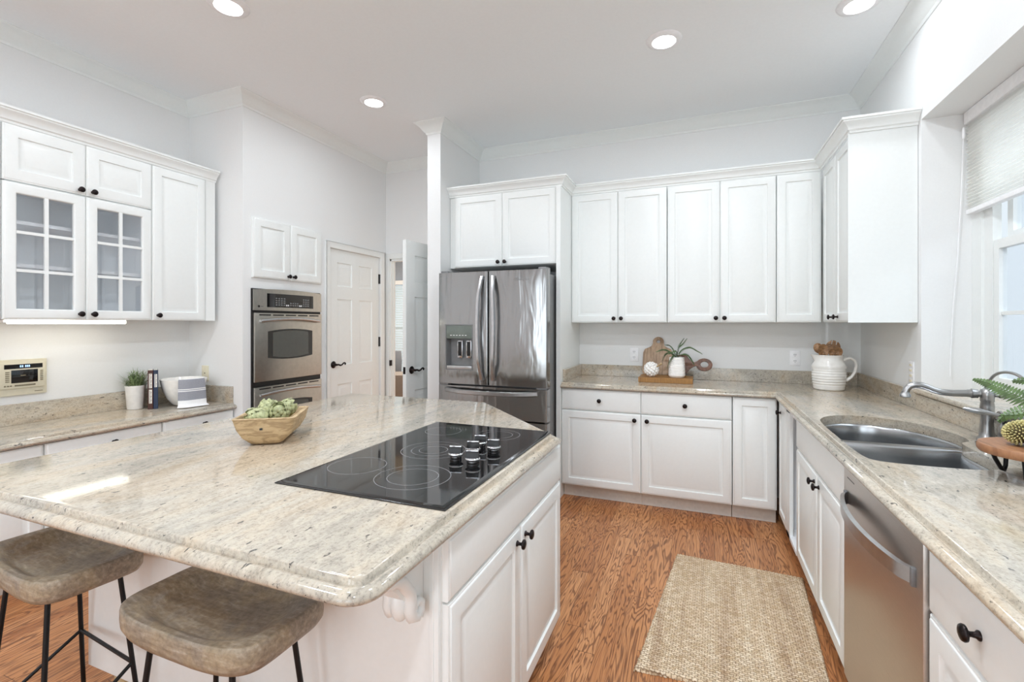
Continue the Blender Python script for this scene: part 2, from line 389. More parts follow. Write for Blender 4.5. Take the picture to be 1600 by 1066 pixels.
def offs_poly(P, insets, rad=None, n=8):
    """outline of polygon P (counter-clockwise) with every edge i moved inward by insets[i]; rad[i] rounds corner i (0 = sharp)"""
    out = []; m = len(P); rad = rad or [0]*m
    for i in range(m):
        p0, p1, p2 = Vector(P[i-1]), Vector(P[i]), Vector(P[(i+1) % m]); d1 = (p1-p0).normalized(); d2 = (p2-p1).normalized()
        n1 = Vector((-d1.y, d1.x)); n2 = Vector((-d2.y, d2.x)); i1, i2 = insets[i-1], insets[i]
        cr = d1.x*d2.y-d1.y*d2.x
        def inter(o1, o2):
            a = p1+n1*o1; b = p1+n2*o2; t = ((b.x-a.x)*d2.y-(b.y-a.y)*d2.x)/cr; return a+d1*t
        r = rad[i]
        if r <= 0: out.append(tuple(inter(i1, i2))); continue
        sg = 1 if cr > 0 else -1; c = inter(sg*r, sg*r); rr = r-sg*i1
        if rr <= 0: q = inter(i1, i2); out += [tuple(q)]*(n+1); continue
        a0 = math.atan2(-sg*n1.y, -sg*n1.x); a1 = math.atan2(-sg*n2.y, -sg*n2.x); da = (a1-a0+PI) % (2*PI)-PI
        for k in range(n+1):
            a = a0+da*k/n; out.append((c.x+rr*math.cos(a), c.y+rr*math.sin(a)))
    return out
# two-step edge of the worktops: (inset, height below the top)
TOPE = [(.040, 0), (.037, -.0004), (.0345, -.0025), (.0335, -.012), (.031, -.0155), (.028, -.0155), (.025, -.0130), (.019, -.0125), (.012, -.0145), (.005, -.019), (.001, -.026), (.001, -.031), (.005, -.037), (.012, -.041), (.03, -.042)]
def worktop(name, P, flags, rad, ztop, mat, cut=None):
    m = MB(); m.loft([[(x, y, ztop+dz) for x, y in offs_poly(P, [ins*f for f in flags], rad)] for ins, dz in TOPE])
    o = m.build(name, mat, smooth=50, merge=False)
    if cut:
        cm = MB(); cm.prism(cut, ztop-.1, ztop+.1); c = cm.build('cutter', None, smooth=0)
        md = o.modifiers.new('b', 'BOOLEAN'); md.object = c; md.operation = 'DIFFERENCE'; md.solver = 'EXACT'
        dg = bpy.context.evaluated_depsgraph_get(); me = bpy.data.meshes.new_from_object(o.evaluated_get(dg))
        o.modifiers.clear(); o.data = me; bpy.data.objects.remove(c)
        for p in me.polygons: p.use_smooth = p.use_smooth and abs(p.normal.z) < .999
    return o
def sweep(path, prof, side=1, z=0, cap=True):
    """profile (out, up) carried along a plan path with mitred corners; side=+1: outward lies to the right of travel"""
    m = MB(); rings = []
    for i, p in enumerate(path):
        p = Vector(p); d1 = (p-Vector(path[i-1])).normalized() if i else None
        d2 = (Vector(path[i+1])-p).normalized() if i+1 < len(path) else None
        d1 = d1 or d2; d2 = d2 or d1; n1 = Vector((d1.y, -d1.x))*side; n2 = Vector((d2.y, -d2.x))*side
        mt = (n1+n2); mt = mt/ max(1e-6, mt.dot(n1))
        rings.append([(p.x+mt.x*o, p.y+mt.y*o, z+u) for o, u in prof])
    return m.loft(rings, cap0=cap, cap1=cap)
def wall_holes(F, a0, a1, z0, z1, holes, th):
    """wall slab behind local plane b=0 with rectangular openings"""
    m = MB(F); xs = sorted({a0, a1, *[h[0] for h in holes], *[h[1] for h in holes]}); zs = sorted({z0, z1, *[h[2] for h in holes], *[h[3] for h in holes]})
    xs = [x for x in xs if a0 <= x <= a1]; zs = [q for q in zs if z0 <= q <= z1]
    inside = lambda x, z: any(h[0] < x < h[1] and h[2] < z < h[3] for h in holes)
    filled = {}
    for i in range(len(xs)-1):
        for j in range(len(zs)-1): filled[i, j] = not inside((xs[i]+xs[i+1])/2, (zs[j]+zs[j+1])/2)
    for (i, j), f in filled.items():
        if not f: continue
        x0, x1, q0, q1 = xs[i], xs[i+1], zs[j], zs[j+1]
        for b in (0, -th): m.face(m.pts([(x0, b, q0), (x1, b, q0), (x1, b, q1), (x0, b, q1)]))
        for di, dj, e in ((-1, 0, [(x0, q0), (x0, q1)]), (1, 0, [(x1, q0), (x1, q1)]), (0, -1, [(x0, q0), (x1, q0)]), (0, 1, [(x0, q1), (x1, q1)])):
            if not filled.get((i+di, j+dj), False):
                (xa, za), (xb, zb) = e; m.face(m.pts([(xa, 0, za), (xb, 0, zb), (xb, -th, zb), (xa, -th, za)]))
    return m

# ------------------------------------------------------------------ room shell
XL, XO, XW, YB, YD = -3.72, -3.14, 1.12, 4.27, 4.25
struct(MB().box((-5.6, -3.6, -.05), (1.9, 7.2, 0)).build('floor', FLOOR, smooth=0))
struct(MB().box((-3.83, -3.25, CEIL), (1.6, 4.4, CEIL+.08)).build('ceiling', CEILM, smooth=0))
struct(wall_holes(F_EAST(XL), -3.15, 2.53, 0, CEIL, [], .1).build('wall_left', WALL, smooth=0))
struct(MB().box((XL, 2.53, 0), (XO-.1, 2.63, CEIL)).build('wall_return', WALL, smooth=0))
struct(wall_holes(F_EAST(XO), 2.53, YD+.1, 0, CEIL, [(2.625, 3.265, .30, 1.62), (3.41, 4.15, 0, 2.075)], .1).build('wall_oven', WALL, smooth=0))
struct(wall_holes(F_BACK(YD), XO, -2.163, 0, CEIL, [(-3.085, -2.2, 0, 2.07)], .07).build('wall_doorway', WALL, smooth=0))
struct(MB().box((-2.163, 3.506, 0), (-2.036, 4.39, CEIL)).build('wall_fridge', WALL, smooth=0))
struct(MB().box((-2.036, YB, 0), (XW+.1, YB+.12, CEIL)).build('wall_back', WALL, smooth=0))
RY0, RZ0, RZ1 = .55, .998, 2.49
struct(wall_holes(F_SINK(XW), -3.15, YB, 0, CEIL, [(RY0, 3.22, RZ0, RZ1)], .26).build('wall_right', WALL, smooth=0))
struct(wall_holes(Fr(0, -3.05, (1, 0), (0, 1)), -3.82, 1.3, 0, CEIL, [(-2.4, -1.1, .15, 2.45), (-.6, 1.1, .15, 2.45)], .1).build('wall_rear', WALL, smooth=0))  # openings in this unseen wall are invented to let in the frontal fill
for i, (x0, w_) in enumerate(((-2.4, 1.3), (-.6, 1.7))):  # frames for the invented rear windows, out of view
    m = MB()
    for a in (0, w_/2-.03, w_-.06): m.box((x0+a, -3.12, .15), (x0+a+.06, -3.08, 2.45))
    for q in (.15, 2.39): m.box((x0, -3.12, q), (x0+w_, -3.08, q+.06))
    w = struct(m.build('window_%d' % (i+3), TRIM, smooth=0))
CP = [(0, -.092), (.006, -.092), (.010, -.085), (.012, -.078), (.022, -.070), (.034, -.055), (.050, -.034), (.066, -.020), (.078, -.014), (.083, -.010), (.090, -.006), (.090, 0), (0, 0)]
path = [(XL, -3.0), (XL, 2.53), (XO, 2.53), (XO, YD), (-2.163, YD), (-2.163, 3.506), (-2.036, 3.506), (-2.036, YB), (XW, YB), (XW, -3.0)]
struct(sweep(path, CP, 1, CEIL).build('trim_1', TRIM, smooth=35))

# casings of the two doors
def casing(F, a0, a1, ztop, w=.075, name='trim_2', base=True):
    pr = [(0, 0), (0, .014), (.010, .018), (.030, .016), (.055, .022), (w, .026), (w, 0)]
    m = MB(F); pts = [(a0, 0.0, -1), (a0, ztop, -1), (a1, ztop, 1), (a1, 0.0, 1)]
    rings = []
    for (a, z, s) in pts:
        rings.append([(a+s*o, b, z+(o if z > 0 else 0)) for o, b in pr])
    return struct(m.loft(rings).build(name, TRIM, smooth=30))
casing(F_EAST(XO), 3.41, 4.15, 2.075, .055, 'trim_2')
casing(F_BACK(YD), -3.085, -2.2, 2.07, .054, 'trim_3')
# door jamb of the opening
m = MB(); m.box((-3.085, YD, 0), (-3.070, YD+.07, 2.07)); m.box((-2.222, YD, 0), (-2.2, YD+.07, 2.07)); m.box((-3.085, YD, 2.048), (-2.2, YD+.07, 2.07))
m.box((-3.070, YD+.03, 0), (-3.062, YD+.06, 2.048))
struct(m.build('trim_4', TRIM, smooth=0))
struct(MB().box((-3.0795, YD-.024, .93), (-3.066, YD+.012, .99)).build('trim_5', KNOB, smooth=0, bevel=.002))

def six_panel(F, a0, a1, z0, z1, th, name, parent=None):
    """six-panel door leaf: sunk fields with raised centres on both faces"""
    W_, st, ml = a1-a0, .115, .10; w = (W_-2*st-ml)/2
    cols = [(a0+st, a0+st+w), (a1-st-w, a1-st)]
    H = z1-z0; rows = [(z0+.22, z0+.80), (z0+.98, z0+1.60), (z0+1.72, z1-.12)]
    holes = [(c[0], c[1], r[0], r[1]) for c in cols for r in rows]
    m = wall_holes(F, a0, a1, z0, z1, holes, th)
    for h in holes:
        for s, o in ((1, 0), (-1, -th)):
            B = lambda b: o+s*b
            m.loft([rect(*h, i, B(b)) for i, b in [(0, 0), (.004, -.008), (.012, -.010), (.014, -.010), (.040, -.003), (.043, -.003)]], cap0=False)
    return m.build(name, TRIM, parent, smooth=25)
def lever(F, a, z, b, parent, d=1):
    m = MB(F @ Matrix.Translation((a, b, z)))
    m.lathe([(.031, 0), (.033, .004), (.028, .009), (.014, .012), (.010, .020), (.010, .045), (.0001, .047)], ax='y', n=24)
    m.tube([(0, .040, 0), (d*.02, .044, .001), (d*.045, .044, -.008), (d*.068, .043, -.004), (d*.088, .043, .010), (d*.104, .043, .012), (d*.112, .043, .004), (d*.108, .043, -.004), (d*.102, .043, -.001)], [.009, .0085, .008, .007, .007, .0075, .008, .007, .004], 10)
    return m.build('door_handle', KNOB, parent, 60)
d1 = struct(six_panel(F_EAST(XO-.012), 3.413, 4.147, .01, 2.073, .035, 'door_1'))
WM[d1.name] = Matrix(); lever(F_EAST(XO-.012), 3.475, 1.0, 0, d1)
for z in (1.02+.12, 1.68+.12, .35):
    m = MB(F_EAST(XO-.012)); m.lathe([(.006, z), (.006, z+.1)], c=(4.152, .010, 0), n=10); m.box((4.137, -.002, z), (4.15, .003, z+.1)); m.build('hinge', BMETAL, d1)
# open leaf beside the fridge wall
ang = math.atan2(4.235-3.375, -2.205+2.29)
FL = Fr(-2.29, 3.375, (math.cos(ang), math.sin(ang)), (math.sin(ang), -math.cos(ang)))
d2 = struct(six_panel(FL, 0, .83, .01, 2.085, .035, 'door_2')); lever(FL, .07, .985, 0, d2)
m = MB(FL); m.box((-.002, -.030, .955), (.001, -.006, 1.015)); m.box((-.010, -.022, .978), (-.001, -.012, .992)); m.build('latch_plate', KNOB, d2, bevel=.001)

# baseboards (seen low at the wall foot)
struct(MB().box((XL, -3.0, 0), (XL+.015, .2, .13)).build('baseboard_left', TRIM, smooth=0))

# room beyond the open door
struct(MB().box((-5.6, 4.35, 0), (-5.5, 7.1, 2.8)).build('wall_beyond_left', WALL, smooth=0))
struct(MB().box((-2.0, 4.40, 0), (-1.9, 7.1, 2.8)).build('wall_beyond_right', WALL, smooth=0))
struct(MB().box((-5.6, 4.40, 2.75), (-1.9, 7.1, 2.83)).build('ceiling_beyond', plain('warm_ceiling', (226, 214, 190), .8), smooth=0))
struct(MB().box((-5.6, 4.36, 0), (-3.24, 4.44, 2.8)).build('wall_beyond_near', WALL, smooth=0))
BW = plain('slate_blue_wall', (150, 160, 172), .7)
struct(wall_holes(F_BACK(6.9), -5.6, -1.9, 0, 2.8, [(-5.3, -4.2, .55, 2.05)], .1).build('wall_beyond_back', BW, smooth=0))
m = MB(); m.box((-5.36, 6.87, .5), (-4.14, 6.9, .55)); m.box((-5.36, 6.87, 2.05), (-4.14, 6.9, 2.12)); m.box((-4.2, 6.87, .55), (-4.14, 6.9, 2.05)); m.box((-5.36, 6.87, .55), (-5.3, 6.9, 2.05)); m.box((-5.3, 6.93, 1.27), (-4.2, 6.96, 1.33))
struct(m.build('window_2', TRIM, smooth=0))
m = MB()
for k in range(36): m.box((-5.29, 6.90, .57+k*.041), (-4.21, 6.925, .60+k*.041))
tag(m.build('window_blind', SKYBLUE, smooth=0), 'pale blue slatted blind in the room beyond the open door', 'blind')
area_light('room_beyond_fill', (-3.6, 5.6, 2.6), .6, 42, (1, .95, .88))  # unseen fill lamp added to brighten the room past the doorway
t = thing('upholstered_chair', 'grey slatted chair with taupe seat, seen through the doorway', 'chair', (-3.72, 5.35, 0))
def ch(x, y, z): return (-3.72+x, 5.35+y, z)
m = MB(Matrix.Translation((-3.72, 5.35, 0)) @ Matrix.Rotation(.5, 4, 'Z'))
m2 = MB(m.M); m3 = MB(m.M)
m.box((-.25, -.24, .40), (.25, .24, .72)); m.build('seat', TAUPE, t, bevel=.03)
for k in range(4):
    mk = MB(m.M); x = -.2+k*.133; mk.loft([[(x-.055, .20, .70), (x+.055, .20, .70), (x+.055, .25, .70), (x-.055, .25, .70)], [(x-.058, .25, .86), (x+.058, .25, .86), (x+.058, .29, .86), (x-.058, .29, .86)], [(x-.045, .30, 1.0), (x+.045, .30, 1.0), (x+.045, .33, 1.0), (x-.045, .33, 1.0)]]).build('back_slat', GREYF, t, bevel=.012)
for x in (-.2, .2):
    for y in (-.2, .2): MB(m.M).box((x-.02, y-.02, 0), (x+.02, y+.02, .41)).build('leg', BMETAL, t)

# ------------------------------------------------------------------ recessed ceiling lamps
names = ['recessed ceiling lamp above the wall with the glass cabinets', 'recessed ceiling lamp nearest the white panelled doors', 'recessed ceiling lamp in front of the long row of upper cabinets', 'recessed ceiling lamp near the cornice on the window side']
for i, (x, y) in enumerate(CANS_AND_FILL[:4]):
    t = thing('ceiling_lamp', names[i], 'lamp', (x, y, CEIL), 0, 'recessed ceiling lamps')
    MB().lathe([(.068, -.014), (.082, -.012), (.100, -.006), (.103, -.0005), (.068, -.0005)], (x, y, CEIL), 40, cap0=False, cap1=False).build('trim_ring', WHITEP, t, 60)
    MB().lathe([(.0001, -.004), (.069, -.004)], (x, y, CEIL), 40, cap0=False, cap1=False).build('lens', LENS, t, 60)

# ------------------------------------------------------------------ cabinets on the back wall
YF = 3.655; FB = F_BACK(YF)
g = 'base cabinets along the back wall'
cabinet('white base cabinet with one drawer beside the fridge panel', FB, -1.022, -.4103, .108, .872, .61, [(-1.022, -.4103, .108, .700, (-.455, .655)), (-1.022, -.4103, .703, .868, (-.72, .785), False, 'drawer')], g, 1)
cabinet('white base cabinet with one drawer, middle of the back run', FB, -.4103, .2102, .108, .872, .61, [(-.4103, .2102, .108, .700, (-.365, .655)), (-.4103, .2102, .703, .868, (-.10, .785), False, 'drawer')], g, 1)
cabinet('narrow full-height white base cabinet in the inner corner', FB, .2135, .490, .108, .872, .61, [(.2135, .488, .108, .868, None)], g, 1)
YU = 3.967; FU = F_BACK(YU); ZB, ZT = 1.388, 2.474
xs = [-1.0225, -.631, -.244, .144, .524, .8105]
g = 'wall cabinets above the back counter'
def upper(label, F, a0, a1, depth, fr, g, z0=ZB, z1=ZT): return cabinet(label, F, a0, a1, z0, z1, depth, fr, g, 0, 'wall_cabinet')
k = .03; kz = ZB+.035
upper('two-door white wall cabinet next to the fridge enclosure', FU, xs[0], xs[2], .30, [(xs[0], xs[1], ZB, ZT, (xs[1]-k, kz)), (xs[1], xs[2], ZB, ZT, (xs[1]+k, kz))], g)
upper('two-door white wall cabinet over the cutting boards and socket', FU, xs[2]+.003, xs[4], .30, [(xs[2]+.003, xs[3], ZB, ZT, (xs[3]-k, kz)), (xs[3], xs[4], ZB, ZT, (xs[3]+k, kz))], g)
upper('single-door white wall cabinet in the corner above the pitcher', FU, xs[4]+.003, xs[5]-.001, .30, [(xs[4]+.003, xs[5]-.001, ZB, ZT, None)], g)
FR_ = F_SINK(.8125)
upper('white wall cabinet with two narrow doors ending at the window recess', FR_, 3.264, 3.955, .305, [(3.284, 3.62, ZB, ZT, (3.555, kz)), (3.62, 3.955, ZB, ZT, (3.685, kz))], g)
m = MB(); m.box((.795, 3.258, ZB-.002), (1.118, 3.2632, ZT+.004)); o = m.build('end_panel', CAB, smooth=0); tag(o, 'smooth white end panel closing the wall cabinets beside the window', 'panel')
# fridge enclosure
m = MB(); m.box((-1.060, 3.632, .0), (-1.0245, 4.268, ZT)); tag(m.build('fridge_side_panel', CAB, smooth=0, bevel=.001), 'tall white side panel between the fridge and the base cabinets', 'panel')
FF = F_BACK(3.65)
cabinet('deep white two-door cabinet above the stainless fridge', FF, -2.034, -1.061, 1.862, ZT, .60, [(-1.985, -1.535, 1.862, ZT, (-1.565, 1.895)), (-1.535, -1.064, 1.862, ZT, (-1.505, 1.895))], None, 0, 'wall_cabinet')
CC = [(0, 0), (.006, 0), (.008, .012), (.016, .018), (.018, .030), (.030, .046), (.044, .058), (.046, .066), (.053, .068), (.053, .080), (0, .080)]
o = sweep([(-2.034, 3.66), (-1.024, 3.66), (-1.024, 3.975), (.806, 3.975), (.806, 3.256), (1.119, 3.256)], CC, 1, ZT).build('cabinet_crown_molding', TRIM, smooth=30)
tag(o, 'white stepped crown molding capping the back wall cabinets and fridge cabinet', 'crown molding')

# ------------------------------------------------------------------ sink run
XS = .49; FS = F_SINK(XS); g = 'cabinets under the sink counter'
m = None
t = cabinet('narrow white base cabinet door beside the inner corner', FS, 3.31, 3.60, .108, .872, .55, [(3.31, 3.60, .108, .868, (3.515, .80), True, 'door', .05)], g, 1)
# open slot between the stiles
t = thing('open_cabinet_slot', 'narrow open white cabinet slot between corner door and sink cabinet', 'cabinet', (.7, 3.15, 0))
m = MB(FS); m.box((3.20, -.02, .108), (3.308, -.001, .872)); m.build('stile', CAB, t, smooth=0)
m = MB(FS); m.box((2.992, -.50, .108), (3.308, -.48, .872)); m.box((2.992, -.50, .108), (2.998, -.02, .872)); m.box((3.302, -.50, .108), (3.308, -.02, .872)); m.box((2.992, -.50, .108), (3.308, -.001, .13)); m.box((2.992, -.50, .85), (3.308, -.001, .872)); m.build('carcass', CABIN, t, smooth=0)
m = MB(FS); m.box((2.992, -.09, .001), (3.308, -.075, .108)); m.build('toe_kick', TOE, t, smooth=0)
# sink base: open box (the bowls hang inside)
t = thing('base_cabinet', 'wide white two-door cabinet under the double sink', 'cabinet', (.8, 2.52, 0), 0, g)
m = MB(FS)
for b in ((2.052, -.58, .108, 2.064, -.0215, .66), (2.978, -.58, .108, 2.990, -.0215, .872), (2.064, -.58, .108, 2.978, -.0215, .122), (2.064, -.58, .122, 2.978, -.57, .872)): m.box(b[:3], b[3:])
m.build('carcass', CAB, t, smooth=0)
m = MB(FS); m.box((2.052, -.09, .001), (2.990, -.075, .108)); m.build('toe_kick', TOE, t, smooth=0)
door(t, FS, 2.052, 2.495, .108, .700, (2.450, .655)); door(t, FS, 2.495, 2.990, .108, .700, (2.540, .655)); door(t, FS, 2.052, 2.990, .703, .868, None, False, 'false_drawer_front')
g2 = 'drawer cabinets next to the dishwasher'
cabinet('white drawer cabinet on the near side of the dishwasher', FS, .88, 1.378, .108, .872, .58, [(.88, 1.378, .715, .868, (1.155, .792), False, 'drawer'), (.88, 1.378, .42, .712, (1.13, .60), True, 'drawer'), (.88, 1.378, .108, .417, (1.13, .30), True, 'drawer')], g2, 1)
cabinet('white base cabinet past the drawer cabinet, farthest from the sink', FS, .28, .876, .108, .872, .58, [(.28, .876, .108, .712, (.83, .66)), (.28, .876, .715, .868, (.58, .79), False, 'drawer')], g2, 1)

# dishwasher
t = thing('dishwasher', 'stainless dishwasher with curved bar handle under the sink counter', 'dishwasher', (.8, 1.715, 0))
MB(FS).box((1.386, -.56, .11), (1.90, -.03, .868)).build('tub_body', GREYP, t, smooth=0)
MB(FS).box((1.386, -.08, .001), (2.046, -.06, .11)).build('toe_kick', BLACK, t, smooth=0)
d = MB(FS).box((1.388, -.03, .115), (2.044, .004, .866)).build('door', STEEL_D, t, bevel=.003)
m = MB(FS)
path = []; n = 20
for i in range(n+1):
    s = i/n; path.append((1.43+.575*s, .006+.052*math.sin(PI*s)**.6 if 0 < s < 1 else .004, .765))
rings = []
for (a, b, z) in path: rings.append([(a, b-.006, z-.021), (a, b+.006, z-.018), (a, b+.006, z+.018), (a, b-.006, z+.021)])
m.loft(rings); m.build('handle', STEEL_H, d, 50)
MB(FS).box((1.92, .0035, .835), (2.0, .0047, .838)).build('vent_slot', BLACK, d, smooth=0)
for a in (1.43, 2.005): MB(FS).box((a-.006, .003, .742), (a+.006, .014, .788)).build('handle_mount', GREYP, d, bevel=.002)

# ------------------------------------------------------------------ worktops and splashbacks
SINKP = [(.537, 2.0), (.528, 2.15), (.528, 2.35), (.530, 2.55), (.545, 2.70), (.60, 2.81), (.68, 2.865), (.76, 2.875), (.85, 2.84), (.93, 2.77), (.98, 2.66), (1.004, 2.54), (1.002, 2.45), (.985, 2.405), (.952, 2.37), (.940, 2.30), (.938, 2.18), (.928, 2.07), (.895, 1.99), (.83, 1.955), (.74, 1.945), (.64, 1.945), (.57, 1.955)]
def smoothc(P, k=4):
    out = []; n = len(P)
    for i in range(n):
        p = [Vector(P[(i+j) % n]) for j in (-1, 0, 1, 2)]
        for s in range(k):
            t = s/k; out.append(tuple(.5*((2*p[1])+(p[2]-p[0])*t+(2*p[0]-5*p[1]+4*p[2]-p[3])*t*t+(3*p[1]-p[0]-3*p[2]+p[3])*t**3)))
    return out
CUT = smoothc(SINKP)[::-1]
o = worktop('granite_worktop', [(XW-.001, .25), (XW-.001, YB-.001), (-1.0235, YB-.001), (-1.0235, 3.623), (.468, 3.623), (.468, .25)], [0, 0, 0, 1, 1, 1], None, .914, GR_R, CUT)
tag(o, 'L-shaped cream granite worktop running under the window and along the back wall', 'countertop')
def splash(name, a, b, label, mat=GR_R):
    tag(MB().box(a, b).build(name, mat, smooth=0, bevel=.0015), label, 'backsplash', 'granite upstands')
splash('granite_upstand', (-.998, YB-.023, .9145), (XW-.024, YB-.001, 1.013), 'long speckled granite upstand on the back wall behind the cutting boards')
splash('granite_upstand', (-1.0235, 3.70, .9145), (-.9985, YB-.001, 1.013), 'short granite upstand against the tall fridge panel')
splash('granite_upstand', (XW-.023, 3.225, .9145), (XW-.001, YB-.001, 1.013), 'granite upstand on the side wall between pitcher and window')
splash('granite_upstand', (XW-.023, .25, .9145), (XW-.001, 3.224, .996), 'granite upstand below the window ledge behind the faucet')
m = MB(); P = [(1.36, .56), (1.36, 3.218), (1.083, 3.218), (1.083, .56)]
pr = [(.014, 0), (.006, -.003), (.001, -.010), (.001, -.018), (.006, -.025), (.014, -.028)]
m.loft([[(x, y, 1.0265+dz) for x, y in offs_poly(P, [0, 0, i, 0])] for i, dz in pr]); tag(m.build('window_ledge', GR_R, smooth=50), 'polished granite ledge filling the window recess', 'window ledge')

# double sink: rim plate and two bowls
t = thing('double_sink', 'undermounted stainless double-bowl sink below the window', 'sink', (.76, 2.4, .87))
def clip(P, y0, y1, ins):
    c = Vector((sum(p[0] for p in P)/len(P), sum(p[1] for p in P)/len(P))); out = []
    for x, y in P:
        out.append((x, min(max(y, y0), y1)))
    return out
def roundify(P, r=.035, n=5):
    Q = []
    for p in P:
        if not Q or (Vector(p)-Vector(Q[-1])).length > .004: Q.append(p)
    # resample and smooth so the straight divider side meets the curve softly
    for _ in range(3): Q = [tuple((Vector(Q[i-1])+Vector(Q[i])*2+Vector(Q[(i+1) % len(Q)]))/4) for i in range(len(Q))]
    return Q
def subd(P, step=.02):
    out = []
    for i, p in enumerate(P):
        q = Vector(P[(i+1) % len(P)]); p = Vector(p); k = max(1, int((q-p).length/step))
        out += [tuple(p.lerp(q, j/k)) for j in range(k)]
    return out
C0 = subd(CUT[::-1], .008)
far = [p for p in C0 if p[1] >= 2.46]; near = [p for p in C0 if p[1] <= 2.43]
# keep cyclic order starting after the gap
def cyc(P, cond):
    n = len(P); i = next(i for i in range(n) if cond(P[i]) and not cond(P[i-1])); out = []
    for j in range(n):
        if cond(P[(i+j) % n]): out.append(P[(i+j) % n])
        else: break
    return out
far = roundify(subd(cyc(C0, lambda p: p[1] >= 2.455))); near = roundify(subd(cyc(C0, lambda p: p[1] <= 2.43)))
def shrink(P, d):
    c = Vector((sum(p[0] for p in P)/len(P), sum(p[1] for p in P)/len(P))); R = max((Vector(p)-c).length for p in P)
    return [tuple(c+(Vector(p)-c)*(1-d/ (Vector(p)-c).length)) for p in P]
ZS = .8715
def bowl(P, depth, name):
    m = MB(); rings = []
    for d, z in ((.002, ZS), (.006, ZS-.002), (.009, ZS-.010), (.012, ZS-.05), (.018, ZS-depth*.7), (.026, ZS-depth+.03), (.045, ZS-depth+.008), (.075, ZS-depth)):
        rings.append([(x, y, z) for x, y in shrink(P, d)])
    m.loft(rings, cap0=False); b = m.build(name, STEEL_S, t, 50)
    c = Vector((sum(p[0] for p in P)/len(P), sum(p[1] for p in P)/len(P)))
    MB().lathe([(.045, .003), (.040, .004), (.034, .001), (.0001, .001)], (c.x, c.y, ZS-depth), 24, cap0=False, cap1=False).build('drain', CHROME, b, 50)
bowl(far, .21, 'bowl'); bowl(near, .17, 'bowl')
m = MB(); outer = offs_poly(C0, [-.03]*len(C0)) if False else None
cx, cy = .76, 2.4
big = [(cx+(x-cx)*1.09, cy+(y-cy)*1.06) for x, y in subd(C0, .03)]
polys = [[Vector((x, y, 0)) for x, y in big], [Vector((x, y, 0)) for x, y in shrink(far, .002)], [Vector((x, y, 0)) for x, y in shrink(near, .002)]]
tri = geometry.tessellate_polygon(polys); flat = [p for q in polys for p in q]
ids = m.pts([(p.x, p.y, ZS) for p in flat])
for a, b, c in tri: m.face((ids[a], ids[b], ids[c]))
m.build('rim', STEEL_S, t, smooth=0)

# ------------------------------------------------------------------ island
t = thing('kitchen_island', 'large white island cabinet with doors facing the sink run', 'island', (-1.28, 1.7, 0))
P = [(-1.985, 1.003), (-.581, 1.003), (-.581, 2.0), (-1.10, 2.50), (-1.985, 2.50)]
m = MB(); m.prism(P, .19, .870); m.build('carcass', CAB, t, smooth=0)
m = MB(); m.prism([(-1.84, 1.06), (-.655, 1.06), (-.655, 1.97), (-1.14, 2.43), (-1.84, 2.43)], .001, .19); m.build('toe_kick', TOE, t, smooth=0)
MB().box((-1.90, 1.03, .001), (-1.842, 1.10, .15)).build('wooden_block', RAWW, t, smooth=0)
MB().box((-1.985, .998, .19), (-.608, 1.0032, .870)).build('back_panel', CAB, t, smooth=0)
m = MB(); m.box((-.607, .991, .11), (-.5815, 1.003, .872)); m.box((-.600, .988, .11), (-.594, .991, .872)); m.build('corner_post', CAB, t, bevel=.001)
FI = F_EAST(-.561)
MB(FI).box((1.003, -.0195, .11), (2.0, -.0192, .19)).build('lower_rail', CAB, t, smooth=0)
door(t, FI, 1.008, 1.502, .108, .700, (1.462, .655)); door(t, FI, 1.502, 1.996, .108, .700, (1.542, .655)); door(t, FI, 1.008, 1.996, .703, .862, None, False, 'false_drawer_front')
PI_ = [(-2.195, .666), (-.541, .666), (-.541, 1.93), (-1.170, 2.592), (-2.195, 2.592)]
o = worktop('granite_worktop', PI_, [1]*5, [.06, .062, 0, 0, 0], .914, GR_I)
tag(o, 'broad cream granite island top with a clipped corner holding the cooktop', 'countertop')

